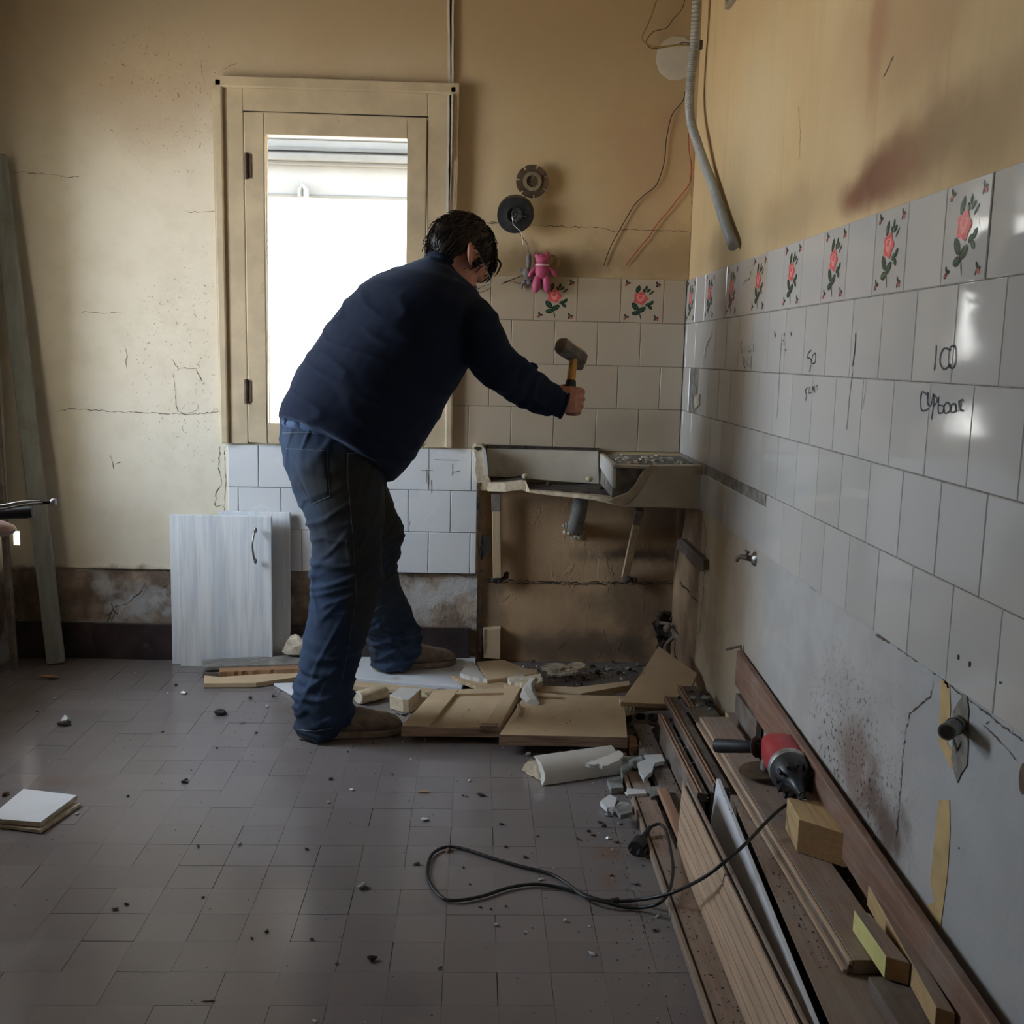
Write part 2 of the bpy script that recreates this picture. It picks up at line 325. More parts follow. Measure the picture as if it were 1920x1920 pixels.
def tile_mat(name, a, b, rough=.12, warm=None):
    t = NT(name, rough, 0, .5)
    col = t.mix(t.rnd(), a, b)
    col = t.mix(t.math('MULTIPLY', t.ramp(t.noise(2.5, 5, .6), .5, .8), .35), col, (.56, .50, .42))
    if warm:
        for (p, r, k, al) in warm: col = t.mix(t.math('MULTIPLY', t.spot(p, r, .3, 8), al), col, k)
    t.color(col)
    g = t.noise(3, 6, .6); t.val(t.p.inputs['Roughness'], t.ramp(g, .35, .75, rough*.7, rough*2.2))
    t.bump(t.noise(5, 2), .10, .004); return t.m
MT = dict(
    tile=tile_mat('white_glazed_tile', (.50, .475, .44), (.555, .53, .495), .06,
                  [(tuple(at(1400, 640, X=W)), (.3, .16, .30), (.50, .36, .22), .55), (tuple(at(1430, 520, X=W)), (.3, .10, .10), (.52, .38, .24), .6), (tuple(at(1320, 840, X=W)), (.3, .16, .12), (.5, .42, .3), .6)]),
    tile_back=tile_mat('dim_warm_lit_tile', (.48, .39, .285), (.53, .44, .33), .08, [((.2, D, 1.36), (.5, .3, .06), (.40, .31, .2), .6), ((.6, D, .85), (.3, .3, .12), (.36, .28, .2), .5)]),  # warm, dim light of this wall put into the tile colour
    tile_low=tile_mat('cool_white_glazed_tile', (.72, .74, .77), (.78, .80, .82), .16),
    leaf=simple('printed_leaf_green', (.035, .10, .055), .25, .3, 200, 0), leaf2=simple('printed_leaf_dark', (.03, .045, .03), .25, .3, 200, 0),
    rose=simple('printed_rose_red', (.72, .12, .12), .25, .25, 160, 0), rose2=simple('printed_rose_pink', (.85, .30, .27), .25, .2, 160, 0),
    bud=simple('printed_bud_red', (.42, .10, .09), .25, .3, 160, 0), sprig=simple('printed_grey_sprig', (.40, .39, .33), .3, .2, 160, 0),
    floorbed=simple('dusty_floor_joint', (.115, .095, .085), .9, .35, 60, .3),
    grout=simple('dirty_grout', (.20, .17, .14), .9, .4, 60, .3), marker=simple('black_marker_ink', (.03, .03, .035), .5, .1, 60, 0),
    crackm=simple('open_crack', (.13, .09, .06), .95, .3, 80, 0), mortar=simple('old_grey_mortar', (.22, .20, .17), .95, .4, 25, .8, bd=.01),
    ochre=simple('ochre_undercoat', (.52, .37, .17), .8, .15, 20, .2),
    frame=simple('yellowed_cream_gloss_paint', (.60, .49, .33), .45, .12, 8, .08, dirt=((.35, .26, .15), 14, .62, .8)),
    rust=simple('rusty_hinge', (.13, .085, .06), .7, .4, 60, .4), gap=simple('dark_gap_shade', (.035, .028, .022), .95, .3, 60, 0),  # gap: near-black for dark bands, and for shade in gaps and bores
    skirt=simple('dark_red_stone_skirting', (.045, .03, .032), .45, .35, 12, .15, dirt=((.16, .12, .10), 20, .6, .8)),
    plastic=simple('grey_corrugated_plastic', (.36, .37, .36), .45, .12, 20, .05), whitepl=simple('old_white_plastic', (.70, .66, .58), .5, .1, 10, .08, dirt=((.4, .3, .2), 8, .6, .8)),
    wirebrown=simple('brown_wire', (.07, .045, .025), .5, .2, 60, 0), wirered=simple('red_wire', (.45, .07, .04), .5, .2, 60, 0), wiregold=simple('yellowed_wire', (.32, .22, .07), .5, .2, 60, 0),
    steel=simple('dull_steel', (.33, .32, .31), .4, .2, 30, .1, 1), brass=simple('tarnished_brass', (.45, .30, .12), .4, .2, 30, .1, 1),
    discb=simple('brown_cutting_disc', (.12, .08, .05), .6, .3, 40, .3, .3), discg=simple('black_fibre_disc', (.020, .022, .025), .75, .3, 120, .4), discc=simple('rust_pale_hub', (.30, .24, .16), .55, .2, 40, .2, .3),
    pink=simple('pink_rubber', (.48, .075, .17), .55, .12, 50, .1), pinkw=simple('pale_pink_ribbon', (.80, .48, .50), .6, .1, 50, .1), greyr=simple('grey_rubber', (.17, .15, .15), .6, .2, 50, .1),
    stone=simple('cream_glazed_sink', (.62, .565, .46), .35, .10, 8, .08, dirt=((.20, .12, .06), 6, .60, .80)), stoneb=simple('broken_cream_stoneware', (.56, .46, .32), .85, .18, 40, .6, bd=.006),
    stonew=simple('white_glazed_stoneware', (.66, .64, .60), .28, .06, 12, .05, dirt=((.45, .40, .34), 10, .6, .8)),
    soot=simple('black_sooty_dirt', (.055, .04, .03), .95, .5, 30, .8, bd=.01), pipe=simple('grey_lead_pipe', (.20, .20, .18), .6, .3, 25, .3),
    fibro=simple('beige_board_face', (.58, .44, .28), .7, .10, 6, .08, dirt=((.34, .24, .15), 7, .58, .80)), fibrod=simple('beige_board_edge', (.33, .22, .15), .85, .35, 40, .5, sv=(.2, 1, 3)),
    door=None, white=simple('white_laminate', (.72, .74, .78), .35, .05, 6, .03, dirt=((.48, .44, .40), 9, .6, .8)),
    whitedge=simple('chipboard_edge', (.50, .42, .30), .9, .3, 90, .5), grey=simple('grey_dusty_board', (.20, .19, .18), .85, .3, 12, .3, dirt=((.38, .36, .33), 18, .5, .7)),
    rub=simple('grey_cement_rubble', (.25, .25, .235), .95, .35, 25, .8, bd=.01), shard=simple('white_glazed_shard', (.66, .68, .69), .3, .08, 20, .1), shardb=simple('red_clay_chip', (.15, .085, .06), .9, .35, 30, .6),
    dark=simple('dark_debris', (.045, .038, .033), .9, .4, 40, .6), cream=simple('crumbled_plaster', (.60, .53, .42), .95, .25, 30, .8, bd=.008),
    red=simple('dusty_red_housing', (.42, .045, .05), .45, .12, 20, .05, dirt=((.40, .24, .20), 16, .58, .85)), black=simple('black_rubber', (.018, .018, .020), .55, .3, 60, .1), blackd=simple('black_plastic', (.022, .024, .028), .38, .2, 40, .05, dirt=((.14, .12, .11), 22, .6, .85)),
    rubbera=simple('black_cord', (.014, .014, .016), .45, .2, 60, 0), silver=simple('scratched_aluminium', (.5, .5, .5), .45, .2, 60, .2, .9),
    yellow=simple('yellow_painted_side', (.66, .62, .24), .7, .10, 12, .1, dirt=((.40, .34, .18), 10, .55, .75)),
    pine=wood('pine_plank', (.60, .43, .30), (.47, .32, .21), dust=.12), pinex=wood('pine_plank_cross', (.60, .45, .28), (.44, .30, .17), axis='x', dust=.15), pinez=wood('pine_strut', (.60, .46, .29), (.46, .32, .19), axis='z', dust=.1),
    fir=wood('fresh_fir_block', (.66, .48, .25), (.52, .34, .16), dust=.03, grain=.7), endg=wood('sawn_end_grain', (.30, .17, .075), (.40, .24, .11), axis='x', dust=.02, grain=1.6),
    brownb=wood('dusty_brown_board', (.36, .27, .21), (.28, .20, .155), dust=.3), redb=wood('red_brown_beam', (.30, .17, .115), (.20, .11, .075), dust=.2), redch=wood('reddish_batten', (.46, .28, .18), (.36, .2, .13), dust=.15),
    darkb=wood('grimy_dark_board', (.20, .155, .125), (.15, .11, .09), dust=.35), torn=wood('torn_brown_wood', (.33, .17, .09), (.45, .27, .15), axis='x', dust=.1),
    post=simple('grey_painted_post', (.28, .29, .26), .7, .15, 14, .2, dirt=((.22, .20, .17), 8, .55, .75), sv=(3, 3, .5)),
    skin=simple('skin', (.56, .25, .17), .5, .12, 14, .08), lens=None,
    fleece=None, denim=None,
    shoe=simple('dusty_suede', (.21, .155, .12), .9, .3, 25, .4, dirt=((.30, .25, .20), 12, .5, .75)), sole=simple('grey_brown_sole', (.27, .21, .165), .85, .25, 30, .3),
    leather=simple('worn_leather_patch', (.20, .15, .17), .6, .3, 30, .2), thread=simple('orange_thread', (.16, .17, .21), .8, .1, 30, 0), band=None,
    yfib=simple('amber_hammer_handle', (.62, .33, .06), .45, .15, 30, .1), hhead=simple('worn_iron_head', (.20, .175, .145), .6, .3, 30, .4, .5),
    ext=simple('white_rendered_outside_wall', (.86, .86, .85), .9, .05, 3, .1, dirt=((.55, .55, .54), 2.2, .66, .8)), exband=simple('outside_shaded_band', (.17, .17, .165), .9, .08, 4, .1), exgrey=simple('outside_moulding', (.105, .105, .10), .9, .1, 6, .1),  # band and moulding greys carry the shade below the overhang
    ground=simple('outside_paving', (.50, .43, .34), .95, .15, 3, .1), ceil=simple('grubby_ceiling_paint', (.60, .52, .40), .85, .12, 2, .1), doorp=simple('old_door_paint', (.50, .44, .34), .5, .1, 6, .05),
    gripb=simple('black_grip', (.018, .018, .02), .6, .2, 60, .2), foil=simple('pink_grey_saddle', (.35, .24, .22), .4, .2, 20, .1),
)
def _special():
    t = NT('whitewashed_wood_laminate', .42, 0, .4)
    g = t.noise(1.6, 4, .55, t.vec((16, 16, .9)), .4); f = t.noise(3, 2, .5, t.vec((60, 60, 1)))
    col = t.mix(t.ramp(g, .35, .65), (.66, .71, .77), (.86, .88, .90)); col = t.mix(t.math('MULTIPLY', t.ramp(f, .5, .7), .35), col, (.50, .50, .50))
    t.color(col); MT['door'] = t.m
    t = NT('navy_fleece', .95, 0, .1)
    n = t.noise(4, 4, .6); col = t.mix(t.ramp(n, .3, .7), (.012, .017, .034), (.018, .024, .044))
    lint = t.n.new('ShaderNodeTexVoronoi'); lint.inputs['Scale'].default_value = 24; t.l.new(t.co, lint.inputs['Vector'])
    col = t.mix(t.math('MULTIPLY', t.math('LESS_THAN', lint.outputs['Distance'], .018), .5), col, (.5, .5, .5))
    t.color(col); t.p.inputs['Sheen Weight'].default_value = .16; t.p.inputs['Sheen Roughness'].default_value = .4; t.p.inputs['Sheen Tint'].default_value = (.45, .58, .85, 1)
    t.bump(t.noise(260, 3, .6), .25, .002); MT['fleece'] = t.m
    t = NT('worn_blue_denim', .85, 0, .2)
    col = t.mix(t.ramp(t.noise(5, 5, .6), .3, .7), (.018, .031, .062), (.036, .058, .103))
    col = t.mix(t.math('MULTIPLY', t.ramp(t.noise(2.4, 5, .6, t.vec((1, 1, 1), (3, 1, 2))), .45, .68), .75), col, (.036, .037, .032))
    for c, r, a in [(tuple(at(680, 930, Y=2.85)), (.15, .4, .28), .9), (tuple(at(690, 1130, Y=2.85)), (.07, .3, .16), .75), (tuple(at(725, 960, Y=3.1)), (.1, .2, .2), .8), (tuple(at(590, 880, Y=2.8)), (.10, .25, .09), .35)]:
        col = t.mix(t.math('MULTIPLY', t.spot(c, r, .25, 5), a), col, (.040, .038, .030))
    t.color(col); t.bump(t.noise(300, 2, .6, t.vec((1, 1, 2.5))), .3, .0015); MT['denim'] = t.m
    t = NT('denim_waistband', .85, 0, .2); t.color(t.mix(t.ramp(t.noise(20, 4), .3, .7), (.045, .075, .15), (.08, .12, .21))); MT['band'] = t.m
    t = NT('clear_window_glass', .02); n = t.n; l = t.l
    tr = n.new('ShaderNodeBsdfTransparent'); tr.inputs[0].default_value = (.96, .97, .97, 1); gl = n.new('ShaderNodeBsdfGlossy'); gl.inputs['Roughness'].default_value = .02
    fr = n.new('ShaderNodeFresnel'); fr.inputs[0].default_value = 1.45; mx = n.new('ShaderNodeMixShader')
    l.new(fr.outputs[0], mx.inputs[0]); l.new(tr.outputs[0], mx.inputs[1]); l.new(gl.outputs[0], mx.inputs[2]); l.new(mx.outputs[0], n['Material Output'].inputs[0]); MT['lens'] = t.m
    # hair
    t = NT('dark_brown_hair', .5, 0, .35); t.color(t.mix(t.ramp(t.noise(60, 3, .6), .3, .7), (.012, .009, .008), (.035, .026, .021)))
    t.bump(t.noise(60, 3, .6, t.vec((3, 3, .6))), .5, .003); MT['hair'] = t.m
    # floor tile: worn brown-grey cement tiles, slightly waxed
    t = NT('worn_taupe_floor_tile', .34, 0, .45)
    col = t.mix(t.rnd(), (.190, .168, .166), (.214, .190, .188))
    col = t.mix(t.math('MULTIPLY', t.ramp(t.noise(3, 6, .6), .4, .7), .25), col, (.23, .198, .180))
    col = t.mix(t.math('MULTIPLY', t.ramp(t.noise(26, 6, .7), .55, .8), .35), col, (.17, .14, .125))
    for (px, py, r, a) in [(1500-360, 1600, (.05, .05, .1), .7), (1140, 1650, (.03, .05, .1), .6), (560, 1330, (.10, .07, .1), .4), (100, 1465, (.14, .05, .1), .4)]:
        col = t.mix(t.math('MULTIPLY', t.spot(at(px, py, Z=0), r, .3, 14), a), col, (.20, .135, .10))
    t.color(col)
    t.val(t.p.inputs['Roughness'], t.ramp(t.noise(7, 6, .65), .3, .7, .13, .27)); t.bump(t.noise(40, 5, .6), .05, .002); MT['floor'] = t.m
_special()
# more wall-like names used later
M = MT

# ------------------------------------------------------------------ setting: walls
def relief(name, axis, pos, us, vs, depth, mats, mat_of, out):
    """a wall sheet made of cells between the breaks us, vs; depth(i,j) pushes a cell outwards (None = opening)"""
    mb = MB(); nu, nv = len(us)-1, len(vs)-1
    def P(u, v, d):
        return (u, pos+out*d, v) if axis == 'y' else (pos+out*d, u, v)
    for i in range(nu):
        for j in range(nv):
            d = depth(i, j)
            if d is not None:
                mb.add([P(us[i], vs[j], d), P(us[i+1], vs[j], d), P(us[i+1], vs[j+1], d), P(us[i], vs[j+1], d)], [(0, 1, 2, 3)], mat_of(i, j))
            for di, dj in ((1, 0), (0, 1)):
                if i+di >= nu or j+dj >= nv: continue
                e = depth(i+di, j+dj)
                a, b = (d if d is not None else None), e
                if a is None and b is None or a == b: continue
                a = .02+(b or 0) if a is None else a; b = .02+(a or 0) if b is None else b
                if di: q = [P(us[i+1], vs[j], a), P(us[i+1], vs[j+1], a), P(us[i+1], vs[j+1], b), P(us[i+1], vs[j], b)]
                else: q = [P(us[i], vs[j+1], a), P(us[i+1], vs[j+1], a), P(us[i+1], vs[j+1], b), P(us[i], vs[j+1], b)]
                mb.add(q, [(0, 1, 2, 3)], mat_of(i, j))
    return mb.build(name, mats)

hx0, hx1, hz0, hz1 = -1.628, -1.606, .405, .455         # ragged hole through the back wall by the left corner
us = [LX-.02, hx0, hx1, -.80, -.175, .012, W+.02]; vs = [-.05, .33, hz0, hz1, .63, .79, 1.895, CEIL]
def bd(i, j):
    if i == 1 and j == 2: return None
    if i == 3 and j == 5: return None
    if i == 5 and j <= 3: return .03
    if j == 0: return .008
    return 0
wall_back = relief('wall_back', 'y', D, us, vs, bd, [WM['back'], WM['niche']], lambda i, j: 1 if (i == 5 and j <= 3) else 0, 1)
tag(wall_back, kind='structure')
wall_right = relief('wall_right', 'x', W, [-1.31, D+.035], [-.05, .63, 1.0, CEIL], lambda i, j: 0, [WM['right']], lambda i, j: 0, 1)
tag(wall_right, kind='structure')
def left_depth(i, j): return None if (i == 1 and j == 1) else 0
wall_left = relief('wall_left', 'x', LX, [-1.31, DOOR_Y0, DOOR_Y1, D+.01], [-.05, SILL_Z, DOOR_Z, CEIL], left_depth, [WM['back']], lambda i, j: 0, -1)
tag(wall_left, kind='structure')
mb = MB()       # window reveal in 40 cm of wall
Y0, Y1, Z0, Z1, XO = DOOR_Y0, DOOR_Y1, SILL_Z, DOOR_Z, LX-.40
for q in ([(LX, Y0, Z0), (LX, Y0, Z1), (XO, Y0, Z1), (XO, Y0, Z0)], [(LX, Y1, Z0), (LX, Y1, Z1), (XO, Y1, Z1), (XO, Y1, Z0)],
          [(LX, Y0, Z1), (LX, Y1, Z1), (XO, Y1, Z1), (XO, Y0, Z1)], [(LX, Y0, Z0), (LX, Y1, Z0), (XO, Y1, Z0), (XO, Y0, Z0)],
          [(XO, -1.6, -.05), (XO, Y0, -.05), (XO, Y0, CEIL), (XO, -1.6, CEIL)], [(XO, Y1, -.05), (XO, D+.3, -.05), (XO, D+.3, CEIL), (XO, Y1, CEIL)],
          [(XO, Y0, Z1), (XO, Y1, Z1), (XO, Y1, CEIL), (XO, Y0, CEIL)], [(XO, Y0, -.05), (XO, Y1, -.05), (XO, Y1, Z0), (XO, Y0, Z0)]):
    mb.add(q, [(0, 1, 2, 3)])
dr = mb.build('window_2', M['doorp']); tag(dr, 'open window in the left wall beside the back corner', kind='structure')
wall_rear = relief('wall_rear', 'y', -1.3, [LX-.01, W+.01], [-.05, 1.2, CEIL], lambda i, j: 0, [WM['back']], lambda i, j: 0, -1)
tag(wall_rear, kind='structure')
tag(MB().box(LX-.42, W+.05, -1.6, D+.3, CEIL, CEIL+.05).build('ceiling', M['ceil']), kind='structure')

# floor: mortar bed with the tiles standing a hair proud of it
floor = MB().box(LX-.32, W+.05, -1.3, D+.06, -.06, -.0045).build('floor', M['floorbed']); tag(floor, kind='structure')
FT = .0976; FX0 = -.434-13*FT; FY0 = 1.7345-12*FT
cells = []
i = 0
while FX0+i*FT < W:
    for j in range(60):
        x0, y0 = FX0+i*FT, FY0+j*FT
        x1, y1 = min(x0+FT, W-.001), min(y0+FT, D-.002)
        x0 = max(x0, LX+.001)
        if x1-x0 < .01 or y1-y0 < .01 or y0 > D: continue
        c = V(((x0+x1)/2, (y0+y1)/2, 0)); d = c-CO; zz = d.dot(FW)
        vis = zz > .3 and abs(d.dot(RT)/zz*F_PX) < 960+60/zz and abs(d.dot(UP)/zz*F_PX) < 960+60/zz and x0 < .42
        cells.append((zz if vis else 99+zz, x0, x1, y0, y1))
    i += 1
cells.sort()
rest = MB(); meshes = {}
def tile_piece(x0, x1, y0, y1, g):
    return MB().box(x0+g, x1-g, y0+g, y1-g, -.0045, 0)
for k, (zz, x0, x1, y0, y1) in enumerate(cells):
    g = random.choice([.0003, .0004, .0006, .001]); dz = random.uniform(-.0004, .0003)
    if k < 300 and zz < 50:
        w, h = round(x1-x0, 3), round(y1-y0, 3)
        key = (w, h, random.randrange(3))
        if key not in meshes:
            gg = (.0002, .0004, .0009)[key[2]]
            q = MB().box(-w/2+gg, w/2-gg, -h/2+gg, h/2-gg, -.005, 0); o = q.build('tile', M['floor'], floor); meshes[key] = o.data
        else:
            o = bpy.data.objects.new('tile', meshes[key]); COL.objects.link(o); o.parent = floor
        o.location = ((x0+x1)/2, (y0+y1)/2, dz); o.rotation_euler = (random.uniform(-.0015, .0015), random.uniform(-.0015, .0015), random.uniform(-.004, .004))
    else:
        rest.box(x0+g, x1-g, y0+g, y1-g, -.0045, dz)
tag(rest.build('floor_tiles', M['floor'], floor), kind='stuff')

# skirting at the foot of the back wall: stone lengths
sk = MB().box(LX+.002, -.012, D-.018, D+.004, 0, .128).build('baseboard_back', M['grout']); tag(sk, kind='structure')
for a, b in ((LX+.004, -1.352), (-1.350, -1.012), (-1.008, -.66), (-.657, -.33), (-.327, -.014)):
    MB().box(a, b, D-.024, D-.012, 0.001, .131+random.uniform(-.002, .002)).build('skirting_stone', M['skirt'], sk, bevel=.002)

# ------------------------------------------------------------------ wall tiles
def rose_print(mb, P):
    """the printed bouquet, u right v up in tile widths; P maps (u, v, lift) into the tile"""
    def blob(u, v, a, b, ang, mi, lf, n=9, lobes=0):
        pts = []
        for k in range(n):
            w = 2*PI*k/n; rr = 1+(.16*math.cos(lobes*w) if lobes else 0)
            x, y = a*math.cos(w)*rr, b*math.sin(w)*rr
            if not lobes and abs(math.cos(w)) > .9: x *= 1.15
            pts.append(P(u+x*math.cos(ang)-y*math.sin(ang), v+x*math.sin(ang)+y*math.cos(ang), lf))
        b0 = len(mb.v); mb.v += [tuple(p) for p in pts]; mb.f.append(tuple(range(b0, b0+n))); mb.m.append(mi)
    for u, v, a, b, ang in [(.40, .765, .085, .055, 1.2), (.59, .80, .05, .032, 1.4), (.54, .735, .045, .03, 2.2), (.645, .74, .055, .032, .6), (.715, .69, .07, .022, .7),
                            (.34, .37, .10, .065, 2.3), (.50, .30, .10, .06, .55), (.36, .22, .085, .055, .1), (.64, .42, .06, .042, .4), (.72, .46, .06, .04, .8), (.69, .36, .06, .04, -.7)]:
        blob(u, v, a, b, ang, 2, .0004); blob(u, v, a*.8, b*.35, ang, 1, .0006)
    blob(.47, .15, .012, .09, .25, 2, .0004, 6)
    blob(.46, .56, .155, .14, 0, 3, .0008, 20, 5); blob(.46, .57, .09, .085, .5, 4, .0010, 12, 3); blob(.46, .59, .045, .04, .5, 3, .0012, 8)
    for u, v, s in [(.15, .90, 1), (.85, .88, -1), (.14, .13, 1), (.83, .12, -1)]:
        for a_ in (0, 2.1, 4.2): blob(u+.035*math.cos(a_), v+.035*math.sin(a_), .038, .024, a_, 2, .0004, 7)
        blob(u-.03*s, v-.03, .04, .026, .7*s, 5, .0007, 8)
    for u, v in [(.22, .55), (.2, .4), (.25, .72), (.8, .55), (.85, .65), (.8, .22), (.85, .4), (.3, .08), (.65, .09), (.18, .25), (.7, .93), (.3, .92)]:
        blob(u, v, .03, .006, random.uniform(.4, 2.6), 6, .0003, 6)
TM = [M['tile'], M['leaf'], M['leaf2'], M['rose'], M['rose2'], M['bud'], M['sprig']]
tmesh = {}
def wall_tile(wall, axis, u0, u1, z0, z1, th=.007, kind='tile', flower=False, gap=.0008, tilt=0):
    """axis 'y' sits on the back wall, 'x' on the right wall; u along the wall"""
    w, h = u1-u0, z1-z0
    key = (axis, round(w, 3), round(h, 3), kind, flower)
    if key not in tmesh:
        mb = MB(); a, b = w/2-gap, h/2-gap; e = .0015
        if axis == 'y':
            P = lambda u, v, l: V(((u-.5)*w, -th-l, (v-.5)*h)); q = lambda s, t, d: (s, -d, t)
        else:
            P = lambda u, v, l: V((-th-l, -(u-.5)*w, (v-.5)*h)); q = lambda s, t, d: (-d, -s, t)
        ring = lambda s, d: [q(x*(a-s), y*(b-s), d) for x, y in ((-1, -1), (1, -1), (1, 1), (-1, 1))]
        vs = ring(0, 0)+ring(0, th-e)+ring(e, th)
        mb.add(vs, [(0, 1, 5, 4), (1, 2, 6, 5), (2, 3, 7, 6), (3, 0, 4, 7), (4, 5, 9, 8), (5, 6, 10, 9), (6, 7, 11, 10), (7, 4, 8, 11), (8, 9, 10, 11), (3, 2, 1, 0)])
        if flower: rose_print(mb, P)
        me = bpy.data.meshes.new('tile'); me.from_pydata(mb.v, [], mb.f)
        for m_ in (TM if kind == 'tile' else [M['tile_back']]+TM[1:] if kind == 'tile_back' else [M['tile_low']]): me.materials.append(m_)
        me.polygons.foreach_set('material_index', mb.m); tmesh[key] = me
    o = bpy.data.objects.new('tile', tmesh[key]); COL.objects.link(o); o.parent = wall
    if axis == 'y': o.location = ((u0+u1)/2, D, (z0+z1)/2); o.rotation_euler = (random.uniform(-.004, .004), 0, random.uniform(-.004, .004)+tilt)
    else: o.location = (W, (u0+u1)/2, (z0+z1)/2); o.rotation_euler = (0, random.uniform(-.004, .004), random.uniform(-.004, .004)+tilt)
    if flower: o['label'] = 'tile printed with a red rose'
    return o

def cut(lo, hi, off, pitch):
    xs = [hi]; x = hi-off
    while x > lo+.012: xs.append(x); x -= pitch
    xs.append(lo); return xs[::-1]
# back wall, four rows over the sink
for r, off in enumerate((.079, .155, .079, .150)):
    z1 = ZT-.15*r; z0 = z1-.15
    xs = cut(-.089 if r < 3 else -.089, W-.008, off, .15)
    for k in range(len(xs)-1):
        fl = r == 0 and (len(xs)-2-k) % 2 == 1
        wall_tile(wall_back, 'y', xs[k], xs[k+1], z0, z1, kind='tile_back', flower=fl and xs[k+1]-xs[k] > .14)
MB().box(-.087, W-.004, D-.0045, D, ZT-.598, ZT-.002).build('grout_bed', M['grout'], wall_back)
# back wall, three rows under the window
for r, x0 in enumerate((-.016, -.088, -.016)):
    z1 = .7785-.15*r; z0 = z1-.15
    xs = [.006]; x = x0
    while x > -.86: xs.append(x); x -= .1495
    xs.append(-.871); xs = xs[::-1]
    for k in range(len(xs)-1): wall_tile(wall_back, 'y', xs[k], xs[k+1], z0, z1, .010, 'tile_low', gap=.0012)
MB().box(-.869, .004, D-.006, D, .331, .777).build('grout_bed', M['grout'], wall_back)
# right wall: five rows
holes = [(3.385, 3.535, .93, 1.08)]
for r in range(5):
    z1 = ZT-.15*r; z0 = z1-.15
    pitch = .1435 if r == 0 else .1463
    ph = 1.492 if r == 0 else (1.424, 1.492, 1.425, 1.502)[r-1]
    ys = []; y = ph
    while y > .62: y -= pitch
    while y < D-.02: ys.append(y); y += pitch
    ys.append(D-.008)
    for k in range(len(ys)-1):
        a, b = ys[k], ys[k+1]
        idx = round((a-1.492)/.1435)
        if r == 2 and a < 3.42 < b:              # tile chiselled out for a socket: a strip is left either side
            if 3.385-a > .02: wall_tile(wall_right, 'x', a, 3.392, z0, z1)
            continue
        if r == 2 and a < 3.52 < b or (r == 2 and abs(b-(D-.008)) < 1e-4 and a < 3.53):
            wall_tile(wall_right, 'x', 3.50, b, z0, z1); continue
        if r == 4 and a > 2.50:                  # long slot cut along the top of this row
            wall_tile(wall_right, 'x', a, b, z0, z1-.030 if a < 3.25 else z1-.034); continue
        th = .011 if (r == 0 and idx == -1) else .007
        wall_tile(wall_right, 'x', a, b, z0, z1, th, flower=(r == 0 and idx % 2 == 0 and b-a > .13), tilt=-.03 if (r == 0 and idx == -1) else 0)
MB().box(W-.0045, W, .62, D-.003, ZT-.748, ZT-.002).build('grout_bed', M['grout'], wall_right)
MB().box(W-.0055, W, 3.394, 3.498, .932, 1.078).build('mortar_patch', M['mortar'], wall_right)
MB().box(W-.0055, W, 2.54, 3.27, .748, .779).build('mortar_patch', M['mortar'], wall_right)
def pxpoly(pts, **k): return [at(x, y, **k) for x, y in pts]
MB().prism(pxpoly([(1302, 742), (1311, 739), (1310, 760), (1303, 766), (1300, 755)], X=W-.012), (.010, 0, 0)).build('plaster_lump', M['cream'], wall_right)

# painted-over lip above the lower zone and between tiles and bare plaster, paint patches, cracks, holes
def crack(wall, pts_px, w, plane, mat=None, jag=1.5, name='crack'):
    pts = []
    for (x0, y0), (x1, y1) in zip(pts_px, pts_px[1:]):
        n = max(2, int(math.hypot(x1-x0, y1-y0)/5))
        for k in range(n):
            t_ = k/n; pts.append(at(x0+(x1-x0)*t_+random.uniform(-jag, jag), y0+(y1-y0)*t_+random.uniform(-jag, jag), **plane))
    pts.append(at(*pts_px[-1], **plane))
    nr = (0, -1, 0) if 'Y' in plane else (-1, 0, 0)
    ws = [w*.62*random.uniform(.15, 1.5) for _ in pts]; ws[0] = ws[-1] = w*.1
    return MB().ribbon(pts, ws, nr).build(name, mat or M['crackm'], wall)
PY = dict(Y=D-.0012); PX = dict(X=W-.0012); PXT = dict(X=W-.0085); PYT = dict(Y=D-.0085)
crack(wall_back, [(915, 418), (960, 421), (1010, 423), (1070, 425), (1125, 427), (1150, 433), (1190, 430), (1240, 432), (1292, 434)], .0035, PY)
crack(wall_back, [(858, 417), (905, 416), (935, 417)], .003, PY)
crack(wall_back, [(105, 771), (135, 766), (175, 769), (220, 772), (300, 775), (360, 777), (414, 772)], .0035, PY)
crack(wall_back, [(25, 322), (90, 326), (130, 333), (150, 331)], .003, PY); crack(wall_back, [(150, 584), (200, 587), (235, 585)], .002, PY)
crack(wall_back, [(232, 648), (238, 665), (236, 692)], .003, PY); crack(wall_back, [(206, 852), (213, 880)], .004, PY); crack(wall_back, [(213, 872), (230, 866)], .003, PY)
crack(wall_back, [(320, 672), (335, 692), (352, 690), (368, 690), (378, 715)], .003, PY); crack(wall_back, [(325, 700), (332, 770), (350, 777), (370, 768)], .002, PY)
crack(wall_back, [(412, 835), (410, 880), (416, 905), (405, 925), (404, 950), (418, 946)], .003, PY)
crack(wall_back, [(420, 840), (423, 900), (420, 960)], .0025, PY)
crack(wall_back, [(150, 1058), (230, 1056), (315, 1068)], .006, PY); crack(wall_back, [(345, 396), (380, 398), (405, 396)], .002, PY)
crack(wall_back, [(200, 1168), (212, 1140), (240, 1130), (262, 1112), (275, 1090)], .006, PY); crack(wall_back, [(208, 1130), (214, 1144), (222, 1152)], .010, PY)
crack(wall_back, [(298, 1106), (315, 1095)], .005, PY); crack(wall_back, [(755, 1076), (800, 1079), (850, 1077), (893, 1080)], .008, PY)
crack(wall_back, [(375, 105), (378, 140)], .002, PY); crack(wall_back, [(415, 130), (445, 118)], .0025, PY)
crack(wall_back, [(1290, 530), (1296, 430), (1297, 300)], .002, PY)
